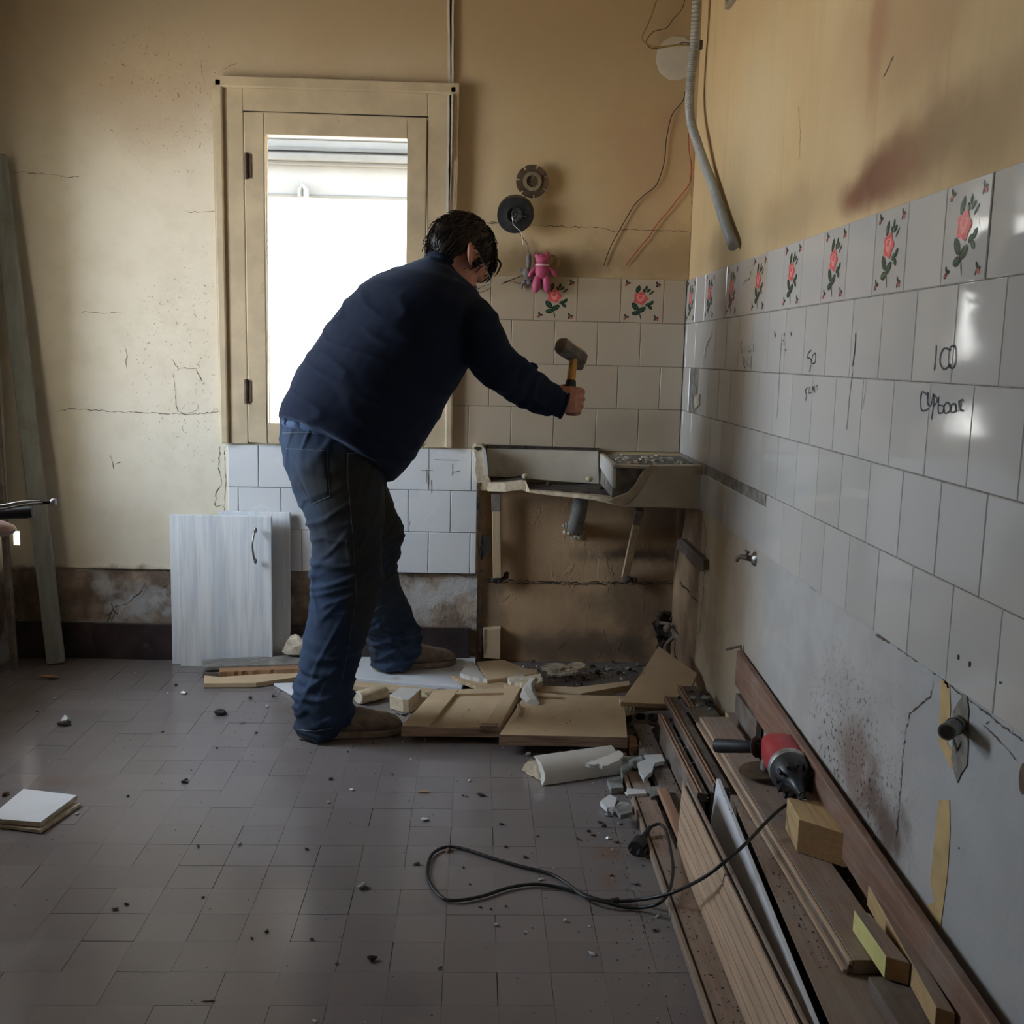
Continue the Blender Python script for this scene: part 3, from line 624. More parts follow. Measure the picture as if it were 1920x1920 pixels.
crack(wall_right, [(1750, 1275), (1745, 1305), (1706, 1338), (1696, 1380), (1690, 1440), (1686, 1500), (1680, 1570)], .004, PX)
crack(wall_right, [(1843, 1358), (1860, 1375), (1880, 1395), (1905, 1425)], .003, PX); crack(wall_right, [(1845, 1358), (1855, 1352)], .002, PX)
crack(wall_right, [(1640, 1190), (1680, 1210), (1702, 1228), (1730, 1245), (1765, 1270), (1780, 1290)], .008, PX)
crack(wall_right, [(1780, 1285), (1830, 1322), (1880, 1362), (1920, 1390)], .004, PX); crack(wall_right, [(1470, 1060), (1500, 1075), (1530, 1110)], .004, PX)
crack(wall_right, [(1497, 200), (1500, 250), (1497, 300)], .003, PX); crack(wall_right, [(1670, 115), (1676, 105), (1655, 145)], .003, PX)
crack(wall_right, [(1300, 870), (1323, 1000), (1318, 1120), (1308, 1200)], .006, PX)
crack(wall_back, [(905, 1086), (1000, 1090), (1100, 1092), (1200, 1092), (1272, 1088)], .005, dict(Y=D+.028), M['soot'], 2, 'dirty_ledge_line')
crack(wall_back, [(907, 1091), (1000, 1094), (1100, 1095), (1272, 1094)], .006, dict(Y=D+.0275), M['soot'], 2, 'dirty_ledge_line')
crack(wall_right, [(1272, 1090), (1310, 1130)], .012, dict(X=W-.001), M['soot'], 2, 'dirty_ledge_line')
crack(wall_back, [(902, 850), (899, 930), (901, 1040), (900, 1120), (901, 1235)], .014, dict(Y=D-.0118), M['soot'], 2, 'dark_edge_line')  # dark line down the left edge of the recess
# ochre patches where the pale coat has come away
for pts in ([(1762, 1275), (1780, 1280), (1782, 1330), (1776, 1395), (1795, 1420), (1790, 1440), (1782, 1440), (1760, 1392), (1762, 1320)],
            [(1760, 1500), (1780, 1500), (1781, 1560), (1776, 1640), (1763, 1740), (1735, 1700), (1752, 1690), (1744, 1650), (1750, 1590)]):
    MB().prism(pxpoly(pts, X=W-.0012), (.001, 0, 0)).build('bare_ochre_patch', M['ochre'], wall_right)
for (x, y, r) in [(1796, 1232, 3.5), (1817, 1245, 4), (1875, 1280, 2), (1798, 1590+0, 2)]:
    c = at(x, y, X=W-.0085); MB().ball(c, V((.001, 0, 0)), V((0, r/1400, 0)), V((0, 0, r*1.6/1400)), 10, 6).build('drill_hole', M['crackm'], wall_right)
c = at(1800, 1392, X=W); rg = []
for k in range(14):
    w = 2*PI*k/14; rg.append(V((W-.002, c.y+math.cos(w)*.028*random.uniform(.7, 1.2), c.z+.01+math.sin(w)*.07*random.uniform(.7, 1.15))))
MB().prism(rg, (.0015, 0, 0)).build('chipped_plaster_hole', M['mortar'], wall_right)
c = at(1919, 1460, X=W-.001); MB().ball(c, V((.001, 0, 0)), V((0, .012, 0)), V((0, 0, .022)), 10, 6).build('drill_hole', M['crackm'], wall_right)

# lip of plaster between tile and floor band on the back wall (left), thin trim
tag(MB().prism([(LX+.01, D-.004, .33), (-.90, D-.004, .325), (-.875, D-.004, .330), (-.875, D-.002, .348), (-1.2, D-.002, .352), (LX+.01, D-.002, .350)], (0, .006, 0)).build('trim_1', WM['back']), kind='structure')

# ------------------------------------------------------------------ window
cx0, cx1, cz0, cz1 = -.885, -.0885, .782, 1.988
sx0, sx1, sz0, sz1 = -.796, -.182, .788, 1.891
gx0, gx1, gz0, gz1 = -.727, -.249, .856, 1.819
wn = MB()
for a, b, c_, d_ in ((cx0, sx0, cz0, cz1), (sx1, cx1, cz0, cz1), (sx0, sx1, sz1, cz1)): wn.box(a, b, D-.022, D+.01, c_, d_)
window = wn.build('window_1', M['frame'], bevel=.003); tag(window, kind='structure')
mo = MB()
for a, b, c_, d_ in ((cx0-.004, cx0+.024, cz0, cz1+.004), (cx1-.022, cx1+.004, cz0, cz1+.004), (cx0-.004, cx1+.004, cz1-.024, cz1+.004)): mo.box(a, b, D-.034, D-.010, c_, d_)
mo.build('moulding', M['frame'], window, bevel=.006)
sa = MB()
g = .0025
for a, b, c_, d_ in ((sx0+g, gx0, sz0, sz1-g), (gx1, sx1-g, sz0, sz1-g), (gx0, gx1, gz1, sz1-g), (gx0, gx1, sz0, gz0)): sa.box(a, b, D-.026, D+.022, c_, d_)
sash = sa.build('sash', M['frame'], window, bevel=.003)
MB().box(gx0-.01, gx1+.01, D+.004, D+.008, gz0-.01, gz1+.01).build('pane', M['lens'], sash)
rv = MB()
for q in ([(-.80, D, .79), (-.80, D, 1.895), (-.80, D+.30, 1.895), (-.80, D+.30, .79)], [(-.175, D, .79), (-.175, D, 1.895), (-.175, D+.30, 1.895), (-.175, D+.30, .79)],
          [(-.80, D, .79), (-.175, D, .79), (-.175, D+.30, .79), (-.80, D+.30, .79)], [(-.80, D, 1.895), (-.175, D, 1.895), (-.175, D+.30, 1.895), (-.80, D+.30, 1.895)]):
    rv.add(q, [(0, 1, 2, 3)])
rv.build('reveal', M['frame'], window)
for py in (311, 734):
    c = at(463, py, Y=D-.03); h = MB()
    h.tube([c+V((-.003, 0, -.042)), c+V((-.003, 0, .042))], .0065, 10); h.box(c.x-.001, c.x+.014, c.y+.001, c.y+.005, c.z-.038, c.z+.038)
    h.build('hinge', M['rust'], window, smooth=True)
tp = at(405, 152, Y=D-.003); tq = at(860, 172, Y=D-.003)
MB().ribbon([tp, (tp*2+tq)/3, (tp+tq*2)/3, tq], .008, (0, -1, 0), rag=.3).build('gap_line', M['gap'], window)
MB().box(sx0-.001, sx1+.001, D-.0225, D-.0215, sz1-.002, sz1+.002).build('gap_line', M['gap'], window)
crack(window, [(470, 400), (470, 830)], .003, dict(Y=D-.0232), M['gap'], .6, 'gap_line')

# outside: overcast street side, rendered wall, mouldings (seen through the pane); unseen overhang added for shade
tag(MB().box(-14, 14, -12, 14, -.12, -.06).build('outside_ground', M['ground'], None), kind='structure')
EY = 5.6
ow = MB().box(-3.2, 2.4, EY, EY+.25, -.06, 3.0).build('neighbouring_wall', M['ext']); tag(ow, 'white rendered wall outside the window with mouldings and a drainpipe', 'wall')
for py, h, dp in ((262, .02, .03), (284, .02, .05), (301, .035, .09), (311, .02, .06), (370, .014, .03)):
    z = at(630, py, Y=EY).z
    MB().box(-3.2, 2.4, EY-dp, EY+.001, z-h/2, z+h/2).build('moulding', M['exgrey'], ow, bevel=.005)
MB().box(-3.2, 2.4, EY-.62, EY+.3, 2.62, 2.76).build('shading_eave', M['exgrey'], ow)  # out-of-view overhang added to shade the upper wall
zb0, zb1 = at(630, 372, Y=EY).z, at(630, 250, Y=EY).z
MB().box(-3.2, 2.4, EY-.022, EY+.001, zb0, 2.65).build('shade_band', M['exband'], ow)  # dark grey painted in place of shade on the white wall
p0 = at(563, 368, Y=EY-.04); p1 = at(574, 362, Y=EY-.06); p2 = at(572, 450, Y=EY-.04)
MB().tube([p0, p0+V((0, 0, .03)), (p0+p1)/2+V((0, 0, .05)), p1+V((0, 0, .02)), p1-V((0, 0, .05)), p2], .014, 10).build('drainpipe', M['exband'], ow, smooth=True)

# ------------------------------------------------------------------ fittings on the walls
def prop(name, label, cat, mb, mats, group=None, **k):
    return tag(mb.build(name, mats, **k), label, cat, group)

# split plastic cable strip running down beside the window
a, b = at(845, -40, Y=D-.008), at(843, 172, Y=D-.008)
cs = empty('cable_strip', V((-.108, D, 1.60)), 'narrow white plastic cable strip, cracked and split, running down past the window', 'cable strip')
def strip_piece(px0, py0, px1, py1, w, dy, nm='strip_length'):
    p, q = at(px0, py0, Y=D-dy), at(px1, py1, Y=D-dy); m = MB()
    n = 14; L, R = [], []
    for k in range(n+1):
        c = p.lerp(q, k/n); L.append(V((c.x-w/2+random.uniform(-.0012, .0012), c.y, c.z))); R.append(V((c.x+w/2+random.uniform(-.0012, .0012), c.y, c.z)))
    m.prism(L+R[::-1], (0, .007, 0)); m.build(nm, M['whitepl'], cs)
strip_piece(838, -300, 842, 165, .008, .010); strip_piece(851, -300, 848, 165, .007, .013)
strip_piece(841, 178, 838, 420, .007, .040); strip_piece(848, 176, 846, 300, .004, .042); strip_piece(846, 300, 842, 440, .003, .038)
MB().ribbon([at(846, -300, Y=D-.006), at(845, 165, Y=D-.006)], .006, (0, -1, 0)).build('dark_groove', M['gap'], cs)
MB().ribbon([at(843.5, 178, Y=D-.0345), at(841, 430, Y=D-.0345)], .007, (0, -1, 0)).build('dark_groove', M['gap'], cs)

# corrugated conduit hanging in the corner
pth = [at(1313, -300, Y=3.52), at(1309, -90, Y=3.52), at(1306, 0, Y=3.52), at(1302, 80, Y=3.53), at(1297, 130, Y=3.54), at(1293, 180, Y=3.54), at(1295, 225, Y=3.50), at(1308, 270, Y=3.42), at(1326, 320, Y=3.32),
       at(1346, 366, Y=3.20), at(1366, 408, Y=3.09), at(1384, 445, Y=2.99), at(1391, 462, Y=2.95)]
def spline(p, n):
    o = []
    for i in range(len(p)-1):
        a_, b_, c_, d_ = p[max(i-1, 0)], p[i], p[i+1], p[min(i+2, len(p)-1)]
        for k in range(n):
            t = k/n; o.append(.5*((2*b_)+(c_-a_)*t+(2*a_-5*b_+4*c_-d_)*t*t+(3*b_-a_-3*c_+d_)*t**3))
    o.append(p[-1]); return o
sp = spline(pth, 22)
for q in sp: q.x = min(q.x, W-.022)
prop('corrugated_conduit', 'grey corrugated plastic conduit hanging down the corner above the tiles', 'conduit', MB().tube(sp, [.0155 if k % 2 else .0125 for k in range(len(sp))], 14), M['plastic'], smooth=False)
# wires
def wire(px, r, label, mat, Y=D-.006, name='electric_wire', group=None):
    pts = [at(x, y, Y=Y+(.0 if i else 0)) for i, (x, y) in enumerate(px)]
    pts = [V((min(p.x, W-.006), p.y, p.z)) for p in pts]
    return prop(name, label, 'wire', MB().tube(spline(pts, 6), r, 6), mat, group, smooth=True)
wire([(1284, 172), (1280, 190), (1262, 212), (1255, 232), (1249, 265), (1246, 300), (1238, 330), (1228, 350), (1208, 366), (1190, 384), (1174, 410), (1160, 435), (1144, 465), (1132, 498)], .0017, 'thin dark brown wire, the left one, curling down the wall to the tiles', M['wirebrown'])
wire([(1291, 250), (1292, 280), (1296, 310), (1294, 340), (1288, 352), (1272, 372), (1252, 398), (1234, 418), (1216, 445), (1198, 466), (1186, 482), (1174, 497)], .0017, 'thin red wire beside the corner curling down to the tiles', M['wirered'])
wire([(1231, 0), (1222, 28), (1212, 52), (1204, 70), (1210, 80), (1226, 88), (1250, 87), (1275, 84), (1296, 85)], .0026, 'thick yellowish wire bent like a hook left of the conduit', M['wiregold'], Y=D-.03)
wire([(1284, 0), (1278, 18), (1262, 36), (1250, 52), (1232, 57), (1222, 62), (1212, 78), (1220, 90), (1240, 90), (1268, 84), (1282, 80), (1296, 82)], .0015, 'thin dark wire looping beside the round cover', M['wirebrown'], Y=D-.022)
# round cover
c = at(1268, 109, Y=D-.004); pts = []
for k in range(12):
    w = 2*PI*k/12+.2; pts.append(c+V((math.cos(w)*.071*(1 if abs(math.cos(w)) < .93 else .97), 0, math.sin(w)*.072)))
rc = prop('junction_cover', 'round white painted junction cover half behind the conduit', 'cover', MB().prism(pts, (0, .004, 0)), M['whitepl'], bevel=.0015)
prop('wall_hole_plug', 'small dark cavity in the corner behind the conduit', 'hole', MB().prism(pxpoly([(1310, 74), (1317, 76), (1316, 92), (1310, 95)], X=W-.002), (.0018, 0, 0)), M['gap'])
# vent at the top of the right wall
v0, v1 = at(1366, 18, X=W-.004), at(1392, -40, X=W-.004)
vt = MB(); vt.box(W-.016, W-.001, v1.y-.03, v0.y, v0.z, v0.z+.22); ve = prop('wall_vent', 'small metal vent plate high on the right wall, only its corner showing', 'vent', vt, M['silver'])
MB().box(W-.018, W-.015, v1.y-.01, v0.y-.02, v0.z+.015, v0.z+.2).build('dark_grille', M['grey'], ve)

# ------------------------------------------------------------------ discs hanging from nails
def disc(name, label, px, py, rpx, lift, cat, build):
    c = at(px, py, Y=D-lift); r = rpx/530
    o = empty(name, V((c.x, D, c.z)), label, cat); build(o, c, r); return o
NY = V((0, -1, 0))
def ring_pts(c, r, n=40): return [c+V((math.cos(2*PI*k/n)*r, 0, math.sin(2*PI*k/n)*r)) for k in range(n)]
def disc_brown(o, c, r):
    n = 7; pts = []
    m = MB()
    for s in range(n):           # rim segments separated by narrow slots
        a0 = 2*PI*s/n+.35; pts = []
        for k in range(9): w = a0+.05+(2*PI/n-.1)*k/8; pts.append(c+V((math.cos(w)*r, 0, math.sin(w)*r)))
        for k in range(8, -1, -1): w = a0+.05+(2*PI/n-.1)*k/8; pts.append(c+V((math.cos(w)*r*.78, 0, math.sin(w)*r*.78)))
        m.prism(pts, (0, .003, 0))
    m.build('segmented_rim', M['discb'], o)
    MB().prism(ring_pts(c+V((0, .0005, 0)), r*.80), (0, .002, 0)).build('disc_plate', M['discb'], o)
    h = MB()
    for a0, a1 in ((.36, .58),):
        b = len(h.v); nn = 32
        for k in range(nn):
            w = 2*PI*k/nn
            for q, dy in ((a0, -.004), (a1, -.0035), (a1, 0)): h.v.append(tuple(c+V((math.cos(w)*r*q, dy, math.sin(w)*r*q))))
        for k in range(nn):
            k2 = (k+1) % nn
            for e_ in (0, 1): h.f.append((b+k*3+e_, b+k2*3+e_, b+k2*3+e_+1, b+k*3+e_+1)); h.m.append(0)
    h.build('pale_collar', M['discc'], o, smooth=True)
    t = MB(); t.tube([c+V((-.002, -.008, .030)), c+V((.004, -.010, .016)), c+V((-.003, -.008, .004)), c+V((-.004, .02, .002))], .0011, 6); t.build('wire_hook', M['steel'], o, smooth=True)
disc('cutting_disc', 'brown slotted cutting disc, the upper of the two hanging on the wall', 998, 340, 29, .028, 'disc', disc_brown)
def disc_black(o, c, r):
    MB().prism(ring_pts(c, r*1.0), (0, .003, 0)).build('backing_plate', M['discb'], o, bevel=.001)
    c2 = c+V((-.004, -.012, -.008)); m = MB()
    nn = 40; prof = [(0.0, .006), (.25, .006), (.32, .001), (.42, -.003), (.5, 0.), (.93, 0.), (.95, .003)]
    b = len(m.v)
    for k in range(nn):
        w = 2*PI*k/nn
        for q, dy in prof: m.v.append(tuple(c2+V((math.cos(w)*r*max(q, .001), dy, math.sin(w)*r*max(q, .001)))))
    L = len(prof)
    for k in range(nn):
        k2 = (k+1) % nn
        for e_ in range(L-1): m.f.append((b+k*L+e_, b+k2*L+e_, b+k2*L+e_+1, b+k*L+e_+1)); m.m.append(0)
    m.build('grinding_wheel', M['discg'], o, smooth=True)
    t = MB(); p = c2+V((-.004, -.008, .004))
    t.tube([p+V((math.cos(w)*.006, -.002, math.sin(w)*.010)) for w in [2*PI*k/12 for k in range(13)]], .0012, 6)
    t.tube([p+V((.004, -.002, 0)), p+V((.014, -.003, -.003)), p+V((.040, -.004, -.008))], .0014, 6)
    t.tube([p+V((.02, -.003, -.003)), p+V((.005, -.003, -.028)), p+V((.0, -.003, -.018)), p+V((-.005, -.002, -.010)), p+V((.0, -.002, -.036)), p+V((.028, -.002, -.06)), p+V((.034, 0, -.10))], .0010, 6)
    t.build('tie_wire', M['steel'], o, smooth=True)
disc('grinding_disc', 'black grinding disc tied on with wire, the lower of the two hanging discs', 967, 400, 33, .042, 'disc', disc_black)

# charms on the nail: pink toy bear, grey charm, brass ring
def charm(name, label, cat, px, py, lift, mat, balls, extra=None):
    c = at(px, py, Y=D-lift); s = 1/530; m = MB()
    for dx, dz, rx, rz, ry, ang in balls:
        ca, sa_ = math.cos(ang), math.sin(ang)
        m.ball(c+V((dx*s, 0, dz*s)), V((rx*s*ca, 0, rx*s*sa_)), V((0, ry*s, 0)), V((-rz*s*sa_, 0, rz*s*ca)), 16, 10)
    o = organic(m, name, mat, .0018, 3)
    tag(o, label, cat); return o, c, s
tb, c, s = charm('toy_bear', 'small pink rubber bear charm hanging under the discs', 'toy', 1016, 514, .030, M['pink'],
    [(0, 26, 12, 10, 9, 0), (-9, 32, 5, 5, 4, 0), (8, 34, 5, 5, 4, 0), (0, 5, 13, 15, 10, 0), (-18, 3, 4.5, 11, 5, -.6), (19, 5, 4.5, 12, 5, .75), (-9, -17, 8, 17, 8, -.12), (9, -16, 8, 17, 8, .10), (-5, 16, 8, 6, 7, 0)])
MB().tube([c+V((math.cos(w)*.0205, math.sin(w)*.016, .030)) for w in [2*PI*k/20 for k in range(20)]], .0038, 8, closed=True).build('ribbon_collar', M['pinkw'], tb, smooth=True)
charm('animal_charm', 'flat grey animal charm dangling left of the pink bear', 'toy', 990, 512, .016, M['greyr'],
    [(1, 22, 5, 16, 4, 0), (-2, 0, 8, 10, 5, .2), (-6, -16, 5, 5, 4, .4), (-10, -22, 2.2, 8, 3, -.15), (2, -16, 6, 6, 4, 0), (9, -22, 2.4, 8, 3, .5), (-12, 4, 3, 6, 3, 1.1)])
c = at(1036, 490, Y=D-.02); kr = MB()
for dx, dz, r, tl in ((0, 0, .017, .3), (.006, -.004, .020, .8), (.002, .004, .014, -.4)):
    kr.tube([c+V((dx+math.cos(w)*r*.8, math.sin(w)*math.sin(tl)*r*.6, dz+math.sin(w)*r*1.15)) for w in [2*PI*k/24 for k in range(24)]], .0018, 7, closed=True)
kr.tube([c+V((-.004, 0, .018)), c+V((-.012, -.004, .028)), c+V((-.024, 0, .036)), c+V((-.020, .018, .040))], .0016, 7)
prop('key_rings', 'bunch of tarnished brass key rings beside the pink bear', 'key ring', kr, M['brass'], smooth=True)
hg = empty('twisted_wire_hanger', at(988, 456, Y=D), 'twisted thin wire hanging between the black disc and the charms', 'wire')
def strand(pts, r): MB().tube(pts, r, 6).build('wire_strand', M['wirebrown'], hg, smooth=True)
strand(spline([at(973, 436, Y=D-.02), at(980, 446, Y=D-.012), at(988, 456, Y=D-.012), at(991, 468, Y=D-.012), at(990, 480, Y=D-.012)], 5), .0013)
strand(spline([at(995, 508, Y=D-.012), at(976, 518, Y=D-.014), at(955, 526, Y=D-.02), at(944, 530, Y=D-.02)], 5), .0018)
strand(spline([at(984, 524, Y=D-.012), at(975, 532, Y=D-.014), at(960, 527, Y=D-.016), at(941, 532, Y=D-.02)], 5), .0010)
strand([at(988, 456, Y=D-.012), at(988, 456, Y=D)], .0018)
c = at(1085, 687, Y=D-.007)
prop('tile_cavity', 'ragged knocked hole in the tiles behind the hammer', 'hole', MB().prism([c+V((math.cos(w)*.017*random.uniform(.8, 1.2), 0, math.sin(w)*.014*random.uniform(.8, 1.2))) for w in [2*PI*k/9 for k in range(9)]], (0, .001, 0)), M['gap'])

# ------------------------------------------------------------------ writing on the tiles, one mark each
def scrawl(strokes, w=.0022, k=1.0, ox=0, oy=0, nm='handwriting'):
    m = MB()
    for st in strokes:
        pts = [at(1280+x/3, 260+y/3, X=W-.0080) for x, y in st]
        m.ribbon(spline(pts, 4) if len(pts) > 2 else [pts[0].lerp(pts[1], q/4) for q in range(5)], w, (-1, 0, 0), rag=.25)
    return m.build(nm, M['marker'], wall_right)
scrawl([[(1425, 1165), (1421, 1230), (1413, 1305)], [(1505, 1190), (1470, 1180), (1449, 1215), (1447, 1265), (1470, 1298), (1505, 1270)], [(1532, 1165), (1505, 1172), (1496, 1220), (1497, 1275), (1518, 1292), (1535, 1250), (1536, 1190), (1527, 1168)]], .0026)
scrawl([[(1372, 1440), (1345, 1425), (1336, 1480), (1345, 1530), (1380, 1520)], [(1378, 1425), (1376, 1490), (1395, 1500), (1408, 1430)], [(1412, 1440), (1408, 1510), (1398, 1580)], [(1412, 1440), (1432, 1470), (1410, 1505)],
        [(1440, 1450), (1436, 1535), (1460, 1540), (1466, 1505), (1440, 1500)], [(1490, 1480), (1468, 1505), (1476, 1545), (1500, 1530), (1500, 1495), (1488, 1482)], [(1530, 1490), (1508, 1500), (1510, 1540), (1534, 1530), (1532, 1492), (1540, 1540)],
        [(1552, 1470), (1552, 1535)], [(1552, 1485), (1568, 1468), (1578, 1475)], [(1566, 1470), (1562, 1525), (1578, 1530)]], .0026)
scrawl([[(722, 1190), (706, 1205), (700, 1232), (716, 1235), (722, 1260), (712, 1310)], [(745, 1205), (728, 1225), (728, 1265), (744, 1255), (746, 1215), (740, 1205)]], .0028)
scrawl([[(700, 1400), (688, 1420), (696, 1440), (690, 1475)], [(714, 1395), (708, 1430), (722, 1425)], [(728, 1435), (728, 1392), (738, 1420)], [(742, 1390), (742, 1430)], [(752, 1385), (756, 1398)], [(757, 1408), (756, 1412)]], .0026)
scrawl([[(560, 1095), (548, 1230), (540, 1400), (530, 1568)]], .0018); scrawl([[(972, 1095), (968, 1180), (955, 1280)]], .0045); scrawl([[(955, 1320), (938, 1450), (922, 1635)]], .0020); scrawl([[(1035, 1350), (1012, 1520)]], .0012)
scrawl([[(570, 1095), (572, 1108)], [(608, 1088), (610, 1108)], [(566, 1130), (566, 1140)], [(568, 1150), (570, 1160)], [(576, 1185), (578, 1192)], [(515, 1085), (520, 1115)]], .0055)
scrawl([[(165, 1070), (160, 1105), (150, 1130)], [(150, 1135), (135, 1150), (145, 1165)], [(140, 1160), (128, 1180), (135, 1200), (125, 1235)], [(188, 1120), (187, 1180)]], .0028)
scrawl([[(335, 1140), (322, 1165), (335, 1190), (328, 1210)], [(352, 1170), (350, 1200)], [(372, 1165), (372, 1200), (385, 1190)], [(398, 1155), (398, 1200)], [(345, 1225), (335, 1245), (345, 1260), (350, 1240)], [(365, 1230), (362, 1265), (375, 1280)], [(385, 1225), (382, 1290)], [(340, 1270), (352, 1290)]], .0028)
scrawl([[(340, 825), (350, 795), (355, 815), (362, 780)], [(366, 800), (374, 785), (370, 800)], [(378, 790), (380, 760), (388, 745)]], .0018)
scrawl([[(180, 240+1540), (176, 1800)]], .0018)
tm = MB()
for x0, y0, x1, y1 in ((800, 880, 800, 905), (803, 888, 803, 912), (790, 882, 812, 882), (848, 870, 848, 892), (815, 862, 860, 863), (848, 885, 862, 883), (808, 900, 809, 925), (768, 985, 768, 978)):
    tm.ribbon([at(x0, y0, Y=D-.0112), at((x0+x1)/2+.6, (y0+y1)/2, Y=D-.0112), at(x1, y1, Y=D-.0112)], .0016, (0, -1, 0))
tm.build('scratch_marks', M['crackm'], wall_back)

# ------------------------------------------------------------------ broken sink
SY = 3.29        # its front plane
sink = empty('broken_sink', V((.4, D, .6)), 'broken cream stoneware sink still hanging on the wall under the hammer', 'sink')
X0 = at(887, 840, Y=D).x; XB = at(1149, 873, Y=SY).x
bt = at(1149, 872, Y=SY).z; bb = at(1250, 951, Y=SY).z
# rear upstand against the tiles
def wallpoly(pts, Y, th, mat, nm, mi=0, jit=0, bevel=0):
    return MB().prism(pxpoly(pts, Y=Y), (0, th, 0), jit=jit).build(nm, mat, sink, bevel=bevel)
wallpoly([(912, 838), (1000, 841), (1122, 844), (1124, 908), (1060, 904), (914, 893)], D-.024, .026, M['stone'], 'back_upstand', bevel=.003)
wallpoly([(912, 834), (1125, 841), (1125, 845), (912, 840)], D-.027, .028, M['soot'], 'grime_line')
# torn left stub: ragged C shaped section
st = MB(); A_ = pxpoly([(886, 838), (893, 834), (905, 835), (909, 842), (913, 870), (916, 893), (921, 903), (918, 923), (911, 912), (903, 905), (893, 906), (890, 880), (892, 862)], Y=D-.085)
st.prism(A_, (0, .083, 0), jit=.004); so = st.build('torn_left_edge', M['stoneb'], sink, bevel=.002)
MB().prism(pxpoly([(888, 840), (894, 837), (902, 838), (904, 842), (896, 845)], Y=D-.0865), (0, .002, 0)).build('hollow', M['gap'], sink)
MB().prism(pxpoly([(904, 838), (910, 842), (914, 872), (916, 892), (911, 888), (907, 862)], Y=D-.10), (0, .03, 0), jit=.002).build('glaze_edge', M['stonew'], sink)
# remaining strip of the basin floor, its snapped edge facing us
def slab(top_px, zt, th, mat, nm, jit=.004, par=None, bevel=0):
    return MB().prism(pxpoly(top_px, Z=zt), (0, 0, -th), jit=jit).build(nm, mat, par or sink, bevel=bevel)
zf = at(1100, 905, Y=D-.02).z
top = [(916, 893), (925, 905), (950, 903), (978, 901), (984, 908), (1000, 921), (1040, 925), (1075, 928), (1120, 932), (1150, 940), (1150, 905), (1060, 902)]
m = MB(); up_, dn = [], []
front = [(914, 905, .085), (948, 905, .12), (978, 901, .13), (986, 902, .13), (993, 920, .19), (1040, 923, .21), (1075, 927, .24), (1110, 930, .30), (1150, 934, .36), (1172, 940, .37)]
fb = [(914, 921), (948, 922), (978, 918), (986, 922), (995, 922+2), (1040, 930), (1075, 933), (1110, 937), (1150, 946), (1172, 951)]
F, G, B_, H = [], [], [], []
for (x, y, dy), (x2, y2) in zip(front, fb):
    p = at(x, y, Y=D-dy); q = at(x2, y2, Y=D-dy); F.append(p); G.append(q); B_.append(V((p.x, D-.001, p.z+.004))); H.append(V((p.x, D-.001, q.z)))
for i in range(len(F)-1):
    m.add([G[i], G[i+1], H[i+1], H[i], F[i], F[i+1], B_[i+1], B_[i]], [(0, 1, 5, 4), (1, 2, 6, 5), (2, 3, 7, 6), (3, 0, 4, 7), (4, 5, 6, 7), (3, 2, 1, 0)])
m.build('basin_floor', M['stoneb'], sink)
gr = MB(); 
for i in range(len(F)-1): gr.add([F[i].lerp(B_[i], .18)+V((0, 0, .0015)), F[i+1].lerp(B_[i+1], .12)+V((0, 0, .0015)), B_[i+1]+V((0, 0, .0015)), B_[i]+V((0, 0, .0015))], [(0, 1, 2, 3)])
gr.build('grime_film', M['soot'], sink)
for (x, y, r) in [(985, 893, 8), (1030, 906, 7), (1105, 898, 8), (1118, 925, 7), (1140, 928, 8), (1126, 915, 6)]:
    c = at(x, y, Y=D-.13 if x < 1000 else D-.16); mm = MB(); mm.ball(c, V((r/560, .004, 0)), V((0, r/520, .002)), V((0, 0, r/900)), 7, 5); mm.build('loose_flake', M['stoneb' if r > 7 else 'soot'], sink)
# drainer block on the right
zt_ = bt; RX = W-.001
MB().box(XB+.004, RX, SY+.02, D-.001, bb+.012, zt_-.006).build('mortar_core', M['mortar'], sink)
MB().hexa([(XB, SY, bb+.062), (XB+.012, SY, bb+.055), (XB+.012, D-.03, bb+.09), (XB-.002, D-.03, bb+.09), (XB, SY, zt_), (XB+.012, SY, zt_), (XB+.012, D-.03, zt_), (XB-.002, D-.03, zt_)]).build('white_side', M['stonew'], sink, bevel=.003)
MB().prism([V((XB, SY-.004, zt_+.002)), V((RX, SY-.004, zt_-.004)), V((RX, D-.005, zt_)), V((XB, D-.005, zt_))], (0, 0, -.012)).build('top_slab', M['mortar'], sink, bevel=.003)
MB().prism([V((XB, SY-.012, zt_+.004)), V((RX, SY-.012, zt_-.003)), V((RX, SY+.014, zt_-.003)), V((XB+.016, SY+.014, zt_+.004)), V((XB+.016, D-.01, zt_+.004)), V((XB, D-.01, zt_+.004))], (0, 0, -.010)).build('glazed_rim', M['stone'], sink, bevel=.003)
fr_ = pxpoly([(1212, 873), (1330, 872), (1328, 890), (1325, 954), (1300, 954), (1240, 952), (1165, 950), (1185, 938), (1200, 920), (1210, 900), (1222, 884)], Y=SY-.014)
for p in fr_: p.x = min(p.x, RX)
MB().prism(fr_, (0, .034, 0), jit=.002).build('front_apron', M['stone'], sink, bevel=.005)
MB().prism(pxpoly([(1165, 950), (1140, 941), (1152, 934), (1178, 924), (1192, 908), (1206, 884), (1222, 872), (1234, 874), (1226, 884), (1212, 900), (1196, 926), (1182, 940)], Y=SY-.019), (0, .022, 0), jit=.002).build('broken_rim', M['stoneb'], sink, bevel=.002)
MB().ball(at(1308, 882, Y=SY-.016), V((.028, 0, .004)), V((0, .004, 0)), V((-.004, 0, .016)), 14, 6).build('chipped_spot', M['stoneb'], sink, smooth=True)
ch = MB()
